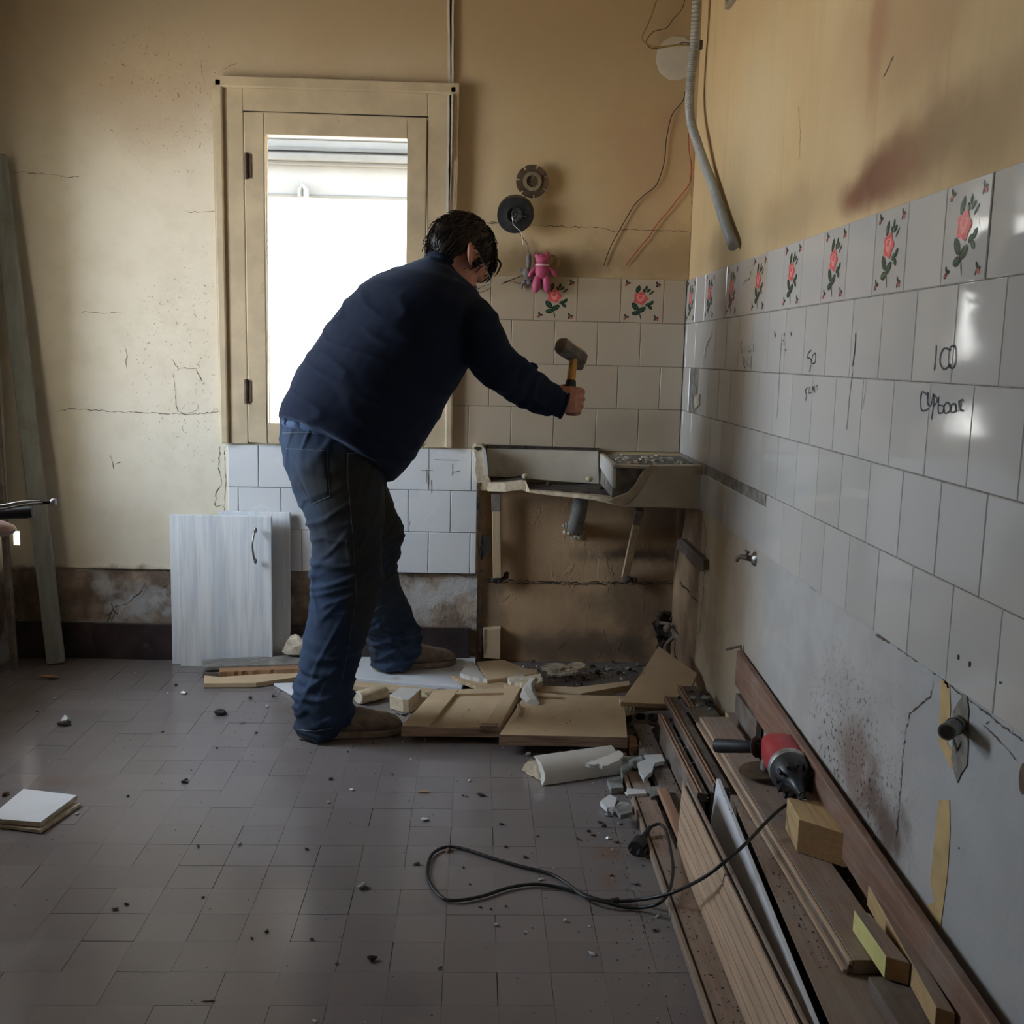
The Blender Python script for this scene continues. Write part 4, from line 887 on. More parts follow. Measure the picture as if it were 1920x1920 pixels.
for k in range(34):
    c = V((random.uniform(XB+.03, RX-.03), random.uniform(SY+.02, D-.03), zt_+.004)); a_ = random.uniform(0, 3); r = random.uniform(.004, .016)
    ch.prism([c+V((math.cos(w+a_)*r, math.sin(w+a_)*r*.6, random.uniform(0, .003))) for w in (0, 1.4, 2.7, 4.2)], (0, 0, -.006))
tag(ch.build('mortar_crumbs', M['cream'], sink), kind='stuff')
# waste pipe and struts
pa, pb = at(1088, 930, Y=3.46), at(1078, 990, Y=3.63)
wp = MB(); wp.tube(spline([at(1089, 928, Y=3.47), at(1088, 945, Y=3.49), at(1084, 968, Y=3.54), at(1079, 986, Y=3.62), at(1077, 990, Y=D+.028)], 4), .0265, 18)
prop('waste_pipe', 'stub of grey waste pipe bending into the wall under the sink', 'pipe', wp, M['pipe'], smooth=True)
cr = MB()
for k in range(22):
    w = random.uniform(0, 2*PI); c = at(1077, 992, Y=D+.022)+V((math.cos(w)*random.uniform(.028, .05), 0, math.sin(w)*random.uniform(.02, .035))); r = random.uniform(.004, .010)
    cr.ball(c, V((r, 0, 0)), V((0, r*.6, 0)), V((0, 0, r)), 5, 4)
tag(cr.build('plaster_crumbs', M['cream'], wall_back), kind='stuff')
NBK = D+.028
def strut(name, label, px0, px1, w, dep, mat, Y0, Y1, br=True):
    a_, b_ = at(*px0, Y=Y0), at(*px1, Y=Y1); o = empty(name, (a_+b_)/2, label, 'strut')
    d_ = (a_-b_).normalized(); sd = V((1, 0, 0)); sd = (sd-d_*sd.dot(d_)).normalized(); dp = d_.cross(sd)
    k0 = .80
    MB().obox(b_+(a_-b_)*k0/2, sd*w/2, dp*dep/2, (a_-b_)*k0/2).build('batten', mat, o, bevel=.002)
    MB().obox(b_+(a_-b_)*(1+k0)/2, sd*w*.55, dp*dep*.55, (a_-b_)*(1-k0)/2).build('dark_block', M['darkb'], o, bevel=.002)
    return o
strut('sink_strut', 'upright pale batten under the left end of the sink', (930, 926), (932, 1083), .030, .022, M['pinez'], D-.012, D-.012)
strut('sink_strut', 'slanting pale batten under the middle of the sink', (1199, 955), (1172, 1083), .026, .018, M['pinez'], D-.16, D+.010)
for (x, y, lb) in ((938, 1083, 'black crumbly lump where the left sink batten ends'), (1180, 1088, 'black crumbly lump where the slanting batten ends')):
    m = MB()
    for k in range(7):
        c = at(x+random.uniform(-12, 12), y+random.uniform(-7, 5), Y=D-.002); r = random.uniform(.008, .016); m.ball(c, V((r, 0, .003)), V((0, r, 0)), V((0, 0, r*.8)), 7, 5)
    o = organic(m, 'sooty_lump', M['soot'], .0035, 1); tag(o, lb, 'rubble')
# wedge let into the right wall and short board on the back wall
m = MB(); q = pxpoly([(1269, 1012), (1277, 1010), (1319, 1050), (1319, 1068), (1308, 1070), (1269, 1028)], X=W-.018)
prop('wall_bracket', 'short dark wooden bearer fixed slanting on the right wall under the sink', 'bracket', m.prism(q, (.020, 0, 0)), M['darkb'], bevel=.002)
m = MB(); q = pxpoly([(906, 1180), (939, 1178), (938, 1236), (907, 1234)], Y=D-.004)
prop('board_offcut', 'short ochre board stuck upright at the foot of the back wall', 'board', m.prism(q, (0, .034, 0)), M['fibro'], bevel=.002)
m = MB(); q = pxpoly([(903, 1004), (919, 1004), (919, 1034), (901, 1052)], Y=D-.010)
prop('wall_cavity', 'dark broken cavity at the left edge of the sink recess', 'hole', m.prism(q, (0, .006, 0)), M['gap'])
# broken water pipes in the corner at floor level
wq = MB()
wq.tube(spline([at(1247, 1177, Y=3.64), at(1258, 1180, Y=3.60), at(1276, 1200, Y=3.52), at(1292, 1228, Y=3.42), at(1305, 1250, Y=3.36)], 5), .009, 10)
wq.tube(spline([at(1238, 1168, Y=3.67), at(1262, 1174, Y=3.62), at(1284, 1206, Y=3.50), at(1303, 1236, Y=3.40)], 5), .006, 8)
wq.tube(spline([at(1262, 1196, Y=3.6), at(1250, 1208, Y=3.6), at(1248, 1222, Y=3.58), at(1262, 1238, Y=3.52)], 5), .008, 8)
wq.ball(at(1252, 1178, Y=3.60), V((.016, 0, 0)), V((0, .014, 0)), V((0, 0, .018)), 10, 7)
prop('broken_water_pipes', 'tangle of snapped rusty water pipes in the corner by the floor', 'pipe', wq, M['darkb'], smooth=True)
m = MB()
for k in range(16):
    c = at(random.uniform(1232, 1275), random.uniform(1150, 1215), Y=D+.020); r = random.uniform(.008, .020); m.ball(c, V((r, 0, 0)), V((0, r*.7, 0)), V((0, 0, r)), 7, 5)
tag(organic(m, 'burst_masonry', M['soot'], .005, 1), 'dark burst masonry around the snapped pipes in the corner', 'rubble')

# ------------------------------------------------------------------ taps and pipe stub on the right wall
t_ = empty('old_tap', at(1418, 1048, X=W), 'small corroded tap on the bare plaster of the right wall', 'tap')
c = at(1416, 1048, X=W); R_ = V((-1, 0, 0))
MB().tube([c, c+R_*.006, c+R_*.012], [.020, .016, .008], 12).build('rose_plate', M['steel'], t_, smooth=True)
MB().tube([c+R_*.01, c+V((-.022, .0, .003)), c+V((-.034, .012, .003)), c+V((-.040, .024, -.002)), c+V((-.041, .028, -.012))], [.007, .008, .006, .0055, .005], 10).build('spout', M['rust'], t_, smooth=True)
MB().tube([c+V((-.022, 0, .006)), c+V((-.022, 0, .018))], .004, 8).tube([c+V((-.022, -.012, .019)), c+V((-.022, .012, .019))], .0035, 8).build('tap_handle', M['rust'], t_, smooth=True)
c = at(1800, 1355, X=W); e_ = at(1775, 1372, X=W-.05)
t_ = empty('pipe_stub', c, 'stub of grey pipe sticking out of the chipped hole in the right wall', 'pipe')
MB().tube([c+V((.0, 0, 0)), e_], .0125, 14).build('pipe_body', M['pipe'], t_, smooth=True)
MB().tube([e_, e_+(e_-c).normalized()*.002], .0095, 14).build('pipe_bore', M['gap'], t_)
m = MB(); m.tube([c.lerp(e_, .45), c.lerp(e_, .5)], .0135, 14).build('dark_band', M['gap'], t_, smooth=True)
MB().tube([at(1788, 1385, X=W-.012), at(1792, 1400, X=W-.006), at(1796, 1412, X=W)], .002, 6).build('bent_wire', M['steel'], t_)

# ------------------------------------------------------------------ left: leaning post, doors, tool
a0, a1 = V((-1.462, 3.572, 0)), V((-1.600, 3.615, 1.72))
post = MB(); dd = (a1-a0).normalized(); sx = V((1, .25, 0)); sx = (sx-dd*sx.dot(dd)).normalized(); sy = dd.cross(sx)
post.obox((a0+a1)/2+V((0, 0, .004)), sx*.029, sy*.018, (a1-a0)/2)
prop('wooden_post', 'tall grey painted post leaning into the left corner', 'post', post, M['post'], bevel=.004)
b0, b1 = V((-1.575, 3.50, 0.0)), V((-1.612, 3.52, 1.5))
prop('dark_batten', 'thin dark batten standing left of the grey post at the frame edge', 'batten', MB().obox((b0+b1)/2, V((.009, 0, 0)), V((0, .012, 0)), (b1-b0)/2), M['darkb'], bevel=.002)

def lean_door(nm, label, x0, x1, yb, yt, h, th, rz=0):
    o = empty(nm, V(((x0+x1)/2, yb, 0)), label, 'cabinet door')
    az = V((0, (yt-yb), math.sqrt(h*h-(yt-yb)**2))); up = az.normalized(); ax = V((1, 0, 0)); ay = up.cross(ax).normalized()
    c = V(((x0+x1)/2, yb, 0))+az/2+ay*(th/2)
    MB().obox(c, ax*(x1-x0)/2, ay*th/2, az/2).build('panel', M['door'], o, bevel=.0015)
    return o, c, ax, ay, up
_o, c, ax, ay, up = lean_door('detached_door', 'whitewashed wooden cabinet door with a bow handle leaning by the window wall', -1.026, -.706, 3.560, 3.572, .538, .018)
fo = -1 if ay.y > 0 else 1
hp = [at(478, y, Y=3.545) for y in (993, 998, 1020, 1045, 1052)]
hp = spline([hp[0]+V((0, .01, 0)), hp[1]+V((0, -.014, 0)), hp[2]+V((-.004, -.022, 0)), hp[3]+V((0, -.014, 0)), hp[4]+V((0, .01, 0))], 6)
hd = MB().tube(hp, .0034, 8)
for y in (994, 1052): q = at(479, y, Y=3.550); hd.ball(q, V((.006, 0, 0)), V((0, .005, 0)), V((0, 0, .010)), 8, 6)
h_ = hd.build('bow_handle', M['steel'], _o, smooth=True)
lean_door('detached_board', 'white cabinet panel behind the handled door, its edge showing on the left', -1.062, -.76, 3.5845, 3.598, .534, .016)
lean_door('detached_board', 'pale cabinet panel rearmost, sticking out right of the handled door', -.90, -.651, 3.6085, 3.6245, .545, .014)

# tool handle reaching in at the left edge: bar with a grip and a brake-like lever
hb = empty('handlebar', V((-1.12, 2.2, .74)), 'black-gripped bicycle handlebar with a brake lever poking in at the left edge', 'handlebar')
Yh = 2.3
MB().tube([at(-60, 965, Y=Yh), at(20, 962, Y=Yh), at(50, 961, Y=Yh), at(62, 960, Y=Yh)], [.0125, .0128, .0135, .0115], 14).build('grip', M['gripb'], hb, smooth=True)
MB().tube(spline([at(-60, 952, Y=Yh-.03), at(0, 949, Y=Yh-.03), at(40, 942, Y=Yh-.03), at(76, 940, Y=Yh-.03)], 5), .0035, 8).tube(spline([at(-60, 958, Y=Yh-.035), at(0, 955, Y=Yh-.035), at(50, 946, Y=Yh-.035), at(80, 943, Y=Yh-.035)], 5), .0025, 8).build('lever', M['steel'], hb, smooth=True)
MB().tube([at(76, 942, Y=Yh-.03), at(80, 942, Y=Yh-.03), at(97, 941, Y=Yh-.03)], [.005, .0042, .0042], 10).build('lever_barrel', M['black'], hb, smooth=True)
MB().tube([at(96, 941, Y=Yh-.03), at(99, 941, Y=Yh-.03), at(105, 941, Y=Yh-.03)], [.0055, .0078, .0070], 12).build('lever_knob', M['silver'], hb, smooth=True)
p = at(-60, 965, Y=Yh)
MB().tube(spline([p, p+V((-.06, .0, .0)), p+V((-.12, .03, -.04)), V((p.x-.14, 2.34, .42)), V((p.x-.15, 2.36, 0.0))], 6), .012, 12).build('stem', M['silver'], hb, smooth=True)
c = at(4, 990, Y=2.42)
MB().ball(c+V((-.05, 0, 0)), V((.082, 0, -.004)), V((0, .05, 0)), V((0, 0, .022)), 16, 8).build('saddle_nose', M['foil'], hb, smooth=True)

# two square white tiles on the floor
tz = empty('square_tile_lower', V((-1.03, 2.36, 0)), 'lower of two stacked white square tiles on the floor at left', 'tile')
lowp = pxpoly([(-22, 1543), (76, 1556), (151, 1506), (52, 1487)], Z=.010)
MB().prism(lowp, (0, 0, -.0085)).build('tile_body', M['cream'], tz, bevel=.001)
tz2 = empty('square_tile_upper', V((-1.03, 2.36, .0115)), 'upper of two stacked white square tiles, glossy face up', 'tile')
upq = pxpoly([(-22, 1535), (76, 1543), (145, 1492), (44, 1480)], Z=.0225)
MB().prism(upq, (0, 0, -.010)).build('tile_body', M['cream'], tz2, bevel=.001)
MB().prism([p_+V((0, 0, .002)) for p_ in upq], (0, 0, -.002)).build('glaze', M['white'], tz2, bevel=.001)

# ------------------------------------------------------------------ debris under and around the man
def slabthing(name, label, cat, px, Z, th, mats, jit=.003, bevel=.0015, group=None, tilt=None, parts=None, off=None, rag=0):
    pts = pxpoly(px, Z=Z)
    if tilt:
        c = sum(pts, V())/len(pts)
        for p in pts: p.z += (p.x-c.x)*tilt[0]+(p.y-c.y)*tilt[1]
    return prop(name, label, cat, MB().prism(pts, off or (0, 0, -th), jit=0 if rag else jit, rag=rag), mats, group, bevel=0 if rag else bevel)
slabthing('white_board', 'large white laminated board lying under the back foot', 'board', [(676, 1206), (715, 1192), (893, 1208), (891, 1250), (866, 1289), (662, 1271), (640, 1262)], .020, .016, M['white'], 0)
slabthing('beige_strip', 'long beige strip of board lying in front of the white board', 'board', [(640, 1274), (815, 1291), (812, 1298), (640, 1284)], .016, .014, M['fibro'], .001)
slabthing('white_triangle_board', 'white triangular board corner under the front leg', 'board', [(513, 1281), (560, 1279), (640, 1290), (600, 1320), (556, 1306)], .010, .008, M['white'], 0)
slabthing('board_strip', 'greyish beige strip, rearmost of the pile beside the leaning door', 'strip', [(379, 1236), (430, 1234), (560, 1226), (580, 1232), (570, 1244), (384, 1250)], .038, .014, M['grey'], .001)
o = slabthing('torn_strip', 'torn red-brown wooden strip in the middle of the pile', 'strip', [(410, 1246), (470, 1241), (585, 1238), (592, 1254), (500, 1256), (412, 1260)], .032, .022, M['torn'], .002, rag=.003)
slabthing('beige_batten', 'long beige batten, front of the strip pile left of the jeans', 'strip', [(383, 1266), (412, 1269), (570, 1258), (590, 1254), (590, 1264), (480, 1280), (382, 1281)], .018, .016, M['fibro'], .001)
slabthing('dark_strip', 'narrow dark strip at the very bottom of the strip pile', 'strip', [(381, 1256), (418, 1255), (415, 1262), (380, 1262)], .018, .016, M['darkb'], .001)
# chunk of white plaster left of the jeans
def rock(name, label, cat, px, py, rx, ry, rz, mat, Z=0, seed=0, group=None, n=22, flat=0, rot=None):
    rd = random.Random(seed); c = at(px, py, Z=Z) if not isinstance(px, V) else px
    rot = rd.uniform(0, 6) if rot is None else rot; bm = bmesh.new()
    for k in range(n):
        v = V((rd.gauss(0, 1), rd.gauss(0, 1), rd.gauss(0, 1))).normalized()*rd.uniform(.8, 1.05)
        v = V((v.x*rx, v.y*ry, v.z*rz)); v = V((v.x*math.cos(rot)-v.y*math.sin(rot), v.x*math.sin(rot)+v.y*math.cos(rot), v.z)); bm.verts.new(v)
    bmesh.ops.convex_hull(bm, input=bm.verts)
    for v in [v for v in bm.verts if not v.link_faces]: bm.verts.remove(v)
    zm = min(v.co.z for v in bm.verts)
    for v in bm.verts: v.co.z -= zm
    me = bpy.data.meshes.new(name); bm.to_mesh(me); bm.free(); me.materials.append(mat)
    o = bpy.data.objects.new(name, me); COL.objects.link(o); o.location = c
    return tag(o, label, cat, group)
rock('plaster_chunk', 'white plaster chunk resting on the strip pile behind the jeans', 'rubble', 556, 1228, .060, .045, .042, M['cream'], .040, 3, n=30, rot=0)
# cylinder-like stoneware piece beside the shoe
cy = MB(); a_, b_ = at(672, 1308, Z=.022), at(722, 1296, Z=.022); dd = (b_-a_).normalized(); sd = dd.cross(V((0, 0, 1)))
secs = [(a_.lerp(b_, t), sd*.026*k_, V((0, 0, .021*k_))) for t, k_ in ((0, .96), (.05, 1), (.5, 1), (.92, .98), (1, .8))]
cyo = prop('rounded_sink_fragment', 'rounded beige sink fragment lying just right of the front leg', 'rubble', cy.loft(secs, 20, 0, 2.3), M['stoneb'], smooth=True)
MB().loft([(a_-dd*.001, sd*.0245, V((0, 0, .0195))), (a_-dd*.003, sd*.022, V((0, 0, .017)))], 20, 0, 2.3).build('broken_face', M['cream'], cyo)
def block(name, label, top, Z, base_off, th, mat_top, mat_side, cat='rubble'):
    pts = pxpoly(top, Z=Z); m = MB(); m.prism(pts, (base_off[0], base_off[1], -th), 1, .003)
    m.m[m.f.index(tuple(range(len(pts))))] = 0
    return prop(name, label, cat, m, [mat_top, mat_side], bevel=.002)
block('white_block', 'white-topped stoneware block between the two shoes', [(730, 1303), (752, 1288), (790, 1291), (767, 1312), (755, 1311)], .045, (0, .0, 0), .044, M['stonew'], M['stoneb'])
slabthing('thin_fragment', 'thin curved fragment beside the white-topped block', 'rubble', [(765, 1312), (790, 1292), (808, 1312), (800, 1326), (785, 1322), (770, 1330)], .012, .010, M['stoneb'], rag=.003)
# big rim fragment with white broken end
rim = empty('sink_corner_fragment', at(935, 1262, Z=0), 'large cream sink corner fragment with a white broken end on the board', 'rubble')
q = pxpoly([(892, 1240), (945, 1236), (985, 1252), (1010, 1255), (1008, 1262), (975, 1266), (912, 1275)], Z=.055)
MB().prism(q, (0, 0, -.035), jit=.004).build('slab_body', M['fibro'], rim, bevel=.006)
MB().prism(pxpoly([(862, 1262), (876, 1241), (886, 1240), (912, 1273), (880, 1268)], Z=.056), (0, 0, -.034), rag=.004).build('broken_end', M['stonew'], rim)
slabthing('snapped_lath', 'snapped lath lying across in front of the sink corner fragment', 'strip', [(846, 1266), (900, 1274), (960, 1282), (958, 1292), (905, 1290), (865, 1276)], .042, .012, M['pinex'], .002, rag=.0025)
# flaky flattened plaster heap
hp_ = MB(); c = at(1062, 1262, Z=.02)
for k in range(16):
    w = random.uniform(0, 6.3); q_ = c+V((math.cos(w)*random.uniform(0, .06), math.sin(w)*random.uniform(0, .05), .012+.001*k)); r = random.uniform(.03, .055); a = random.uniform(0, 3)
    hp_.prism([q_+V((math.cos(a+u)*r*random.uniform(.6, 1.1), math.sin(a+u)*r*.7*random.uniform(.6, 1.1), random.uniform(-.003, .003))) for u in (0, .9, 1.8, 2.7, 3.6, 4.5, 5.4)], (0, 0, -.008), jit=.002)
prop('flaky_plaster_heap', 'heap of layered flaky plaster on the floor under the sink', 'rubble', hp_, M['cream'])
# twisted piece standing on the door panel
tw = MB(); p0 = at(985, 1300, Z=.07)
secs = [(at(1000, 1318, Z=.066), V((.022, 0, 0)), V((0, .008, .010))), (at(990, 1305, Z=.075), V((.026, .004, 0)), V((0, .010, .016))), (at(990, 1290, Z=.085), V((.020, .01, .004)), V((0, .010, .012))), (at(1000, 1276, Z=.085), V((.018, .012, 0)), V((0, .008, .010)))]
prop('twisted_fragment', 'twisted white and cream fragment standing on the fallen door', 'rubble', tw.loft(secs, 6), [M['stonew']], bevel=.002)
slabthing('small_white_fragment', 'small white fragment leaning behind the twisted one', 'rubble', [(980, 1268), (1012, 1262), (1018, 1276), (1002, 1284), (978, 1280)], .075, .02, M['stoneb'], .004, rag=.004)
slabthing('cream_fragment', 'small crumbly cream fragment beside the large sink corner', 'rubble', [(952, 1270), (978, 1262), (990, 1270), (985, 1282), (958, 1280)], .06, .03, M['cream'], .004, rag=.004)
# two fallen cabinet doors, face down
def framed(name, label, P, th, stiles=True, inset=.010):
    """P: four top corners (far-left, far-right, near-right, near-left)"""
    o = empty(name, (P[0]+P[1]+P[2]+P[3])/4-V((0, 0, th)), label, 'cabinet door')
    def L(u, v, z=0): return P[0].lerp(P[1], u).lerp(P[3].lerp(P[2], u), v)+V((0, 0, z))
    def pc(u0, u1, v0, v1, z1, z0, nm, mat):
        MB().hexa([L(u0, v1, z0), L(u1, v1, z0), L(u1, v0, z0), L(u0, v0, z0), L(u0, v1, z1), L(u1, v1, z1), L(u1, v0, z1), L(u0, v0, z1)]).build(nm, mat, o, bevel=.0015)
    pc(0.002, .998, 0.002, .998, -inset, -th, 'back_panel', M['fibro'])
    pc(0, 1, .985, 1.0, -.001, -th, 'raw_front_edge', M['fibrod'])
    return o, pc
P = [at(815, 1293, Z=.052), at(978, 1288, Z=.052), at(936, 1364, Z=.052), at(752, 1362, Z=.052)]
o, pc = framed('fallen_cabinet_door', 'fallen cabinet door with raised stiles lying face down, the left of the pair', P, .030)
pc(0, .28, 0, .98, 0, -.02, 'stile', M['fibro']); pc(.84, 1, 0, .98, .002, -.02, 'stile', M['fibro']); pc(.28, .84, 0, .13, -.001, -.02, 'rail', M['fibro'])
pc(.80, .98, .93, 1.0, .004, -.02, 'corner_block', M['fibrod'])
P = [at(985, 1300, Z=.060), at(1170, 1305, Z=.060), at(1177, 1382, Z=.060), at(936, 1377, Z=.060)]
o, pc = framed('fallen_cabinet_door', 'plain beige fallen cabinet door lying flat, the right of the pair', P, .032, inset=0)
slabthing('beige_rail', 'long beige rail lying behind the plain fallen door', 'strip', [(945, 1283), (1080, 1288), (1180, 1276), (1182, 1284), (1090, 1300), (950, 1292)], .05, .022, M['fibro'])
slabthing('beige_offcut', 'narrow beige offcut on the plain fallen door', 'strip', [(1005, 1298), (1040, 1300), (1055, 1306), (1010, 1305)], .068, .007, M['fibro'], .001)
prop('wood_peg', 'short round peg on the plain fallen door', 'peg', MB().tube([at(973, 1322, Z=.0655), at(975, 1340, Z=.0655)], .0055, 8), M['pine'], smooth=True)
for i, (x, y, z_) in enumerate([(800, 1345, .021), (915, 1345, .021), (830, 1305, .021), (940, 1306, .021), (990, 1362, .027), (1150, 1366, .027), (1010, 1318, .027), (1150, 1320, .027)]):
    c = at(x, y, Z=0); r_ = random.Random(40+i); m = MB()
    ps = [c+V((math.cos(w)*.022*r_.uniform(.7, 1.2), math.sin(w)*.018*r_.uniform(.7, 1.2), z_)) for w in [k*1.05 for k in range(6)]]
    prop('rubble_prop', 'grey rubble piece holding up the %s fallen door, %s' % ('framed' if i < 4 else 'plain', ['front left', 'front right', 'back left', 'back right'][i % 4]), 'rubble', m.prism(ps, (0, 0, -z_+.0005), jit=.003), M['rub'])
SHP = [([(762, 635), (808, 650), (812, 668), (785, 676), (758, 672)], 's', 'grey-blue shard just right of the plain fallen door'), ([(755, 674), (815, 676), (800, 705), (758, 700)], 'r', 'grey shard in front of the grey-blue one by the door corner'),
       ([(690, 715), (760, 720), (735, 755), (700, 782), (690, 760)], 'r', 'dark grey flat shard touching the right tip of the curved fragment'), ([(750, 742), (775, 730), (812, 745), (806, 770), (775, 799), (762, 775)], 's', 'white rhombus shard lying on top of the grey ones'),
       ([(775, 712), (840, 710), (850, 735), (815, 742), (780, 728)], 's', 'ribbed pale shard behind the white rhombus'), ([(712, 835), (776, 838), (786, 852), (715, 857)], 's', 'long white sliver lying across the floor plank end'),
       ([(790, 830), (843, 822), (852, 850), (800, 866)], 'r', 'square grey block right of the white sliver'), ([(615, 882), (650, 857), (673, 868), (668, 902), (640, 906)], 's', 'white tile corner on the floor left of the plank end'),
       ([(670, 902), (730, 893), (733, 922), (690, 932)], 'r', 'grey mortar block against the left edge of the floor plank'), ([(718, 640), (745, 640), (752, 682), (722, 686)], 'b', 'small red-brown wood block at the corner of the plain fallen door'),
       ([(570, 712), (640, 695), (662, 703), (600, 722)], 's', 'pale shard behind the curved fragment under the door edge'), ([(640, 800), (690, 790), (700, 830), (655, 836)], 'r', 'dark round lump at the right end of the curved fragment')]
for i, (pg, k, lb) in enumerate(SHP):
    px = [(810+x/1.95, 1050+y/1.95) for x, y in pg]; cx_ = sum(p[0] for p in px)/len(px); z_ = .034 if 1160 < cx_ < 1190 and px[0][1] > 1470 else (.046 if i in (3, 4) else .026 if i < 9 else .022)
    if i in (7, 11): z_ = .016
    slabthing('ceramic_shard' if k == 's' else 'mortar_block' if k == 'r' else 'wood_chip', lb, 'rubble', px, z_, .011 if k == 's' else (z_-.001 if z_ < .03 else .012), M['shard'] if k == 's' else M['rub'] if k == 'r' else M['torn'], rag=.0015)
q = [at(1250+28*math.cos(w)*random.uniform(.75, 1.15), 1182+34*math.sin(w)*random.uniform(.75, 1.15), Y=D+.0285) for w in [k*.45 for k in range(14)]]
MB().prism(q, (0, .001, 0)).build('dark_cavity', M['soot'], wall_back)
# leaning triangular slab with its curved broken lip
def atp(x, y, p, n):
    d = RT*((x-960)/F_PX)-UP*((y-960)/F_PX)+FW; return CO+d*((p-CO).dot(n)/d.dot(n))
A3, B3, C3, D3 = at(1163, 1316, Z=.085), at(1250, 1320, Z=.085), at(1307, 1262, Y=3.12), at(1235, 1211, Y=3.33)
E3 = at(1297, 1290, Y=3.06)
nrm = (B3-A3).cross(D3-A3).normalized()
if nrm.z < 0: nrm = -nrm
prop('slanting_slab', 'big triangular beige slab propped up in the corner', 'slab', MB().prism([atp(x, y, A3, nrm) for x, y in ((1163, 1316), (1250, 1320), (1297, 1290), (1307, 1262), (1270, 1236), (1235, 1211), (1205, 1258))], -nrm*.016), M['fibro'], bevel=.002)
cv = MB(); n = 12; T_, Bt = [], []
for k in range(n+1):
    u = k/n; x = 1165+u*88; T_.append(at(x, 1318+2*u, Z=.068)); Bt.append(at(x, 1344-12*math.sin(u*PI*.55)-(0 if u else 0), Z=.045))
for k in range(n):
    p, q, r, s_ = T_[k], T_[k+1], Bt[k+1], Bt[k]; b1 = V((0, .05, 0))
    cv.hexa([s_, r, r+b1, s_+b1, p, q, q+b1, p+b1])
prop('curved_lip', 'curved broken sink lip under the front edge of the triangular slab', 'rubble', cv, M['stoneb'], smooth=False)
# large white curved piece in front
cf = empty('curved_white_fragment', at(1075, 1445, Z=0), 'long curved white sink fragment lying on the floor in front of the fallen doors', 'rubble')
prof = []
La, Ra = at(1020, 1474, Z=0), at(1166, 1452, Z=0); ax_ = (Ra-La).normalized(); nn = V((-ax_.y, ax_.x, 0)); Ln = (Ra-La).length
def sect(t, jag):
    c = La.lerp(Ra, t); o_ = []
    for k in range(7):
        w = PI*.5*k/6; r = .062; o_.append(c+nn*(r-r*math.cos(w))+V((0, 0, .002+.058*math.sin(w)))+ax_*jag*random.uniform(-1, 1))
    inn = []
    for k in range(6, -1, -1):
        w = PI*.5*k/6; r = .046; inn.append(c+nn*(.064-r*math.cos(w))+V((0, 0, .001+.043*math.sin(w)))+ax_*jag*random.uniform(-1, 1))
    return o_+inn
m = MB(); ss = [sect(t, .006 if t in (0, 1) else 0) for t in (0, .06, .25, .5, .75, .9, 1)]
for s_ in ss: m.v += [tuple(p) for p in s_]
K = len(ss[0])
for i in range(len(ss)-1):
    for k in range(K):
        k2 = (k+1) % K; m.f.append((i*K+k, i*K+k2, (i+1)*K+k2, (i+1)*K+k)); m.m.append(0)
m.f.append(tuple(range(K))); m.m.append(0); m.f.append(tuple(range((len(ss)-1)*K, len(ss)*K))); m.m.append(0)
m.build('curved_body', M['stonew'], cf, smooth=True)
fl = [at(x, y, Z=z) for x, y, z in ((978, 1444, .004), (992, 1424, .045), (1035, 1428, .05), (1024, 1450, .03), (1020, 1472, .004), (1012, 1462, .003))]
MB().prism(fl, (.004, .012, -.003), rag=.004).build('broken_end', M['stoneb'], cf)
MB().prism(pxpoly([(1098, 1430), (1130, 1418), (1160, 1407), (1168, 1413), (1160, 1426), (1138, 1436)], Z=.064), (0, .004, -.012), rag=.004).build('snapped_tip', M['stonew'], cf)

LM = [(650, 1370, 'the near shoe'), (75, 1520, 'the stacked square tiles'), (830, 1640, 'the cord loop'), (1140, 1690, 'the twist in the cord'), (1205, 1580, 'the plug'), (1085, 1445, 'the long curved fragment'), (1060, 1350, 'the plain fallen door'),
      (850, 1340, 'the framed fallen door'), (410, 1200, 'the leaning handled door'), (470, 1270, 'the strip pile'), (105, 1240, 'the leaning post'), (1230, 1270, 'the slanting slab'), (1215, 1470, 'the floor plank end'), (1430, 1420, 'the grinder'),
      (1060, 1262, 'the flaky plaster heap'), (900, 1255, 'the sink corner fragment'), (1280, 1750, 'the pine cladding'), (1220, 1370, 'the dark plank end'), (1375, 1355, 'the yellow-sided offcuts'), (500, 1900, 'the bottom picture edge'), (980, 1850, 'the bare near floor')]
used_l = {}
def near_label(lb, x, y):
    head = ' '.join(w for w in lb.split(' in the ')[0].split(' on the ')[0].split(' lying ')[0].split(' by ')[0].split())
    mx, my, nm = min(LM, key=lambda q: (q[0]-x)**2+((q[1]-y)*1.4)**2)
    dx, dy = x-mx, (y-my)*1.4
    side = ('just right of' if dx > 0 else 'just left of') if abs(dx) > abs(dy) else ('in front of' if dy > 0 else 'behind')
    dist = math.hypot(dx, dy)
    if dist > 170: side = {'just right of': 'well to the right of', 'just left of': 'well to the left of', 'in front of': 'well in front of', 'behind': 'well behind'}[side]
    s_ = '%s %s %s' % (head, side, nm); k = used_l.get(s_, 0); used_l[s_] = k+1
    if k: s_ += [', next to it', ', a little further', ', third along', ', fourth along', ', fifth along', ', sixth along'][min(k-1, 5)]
    return s_
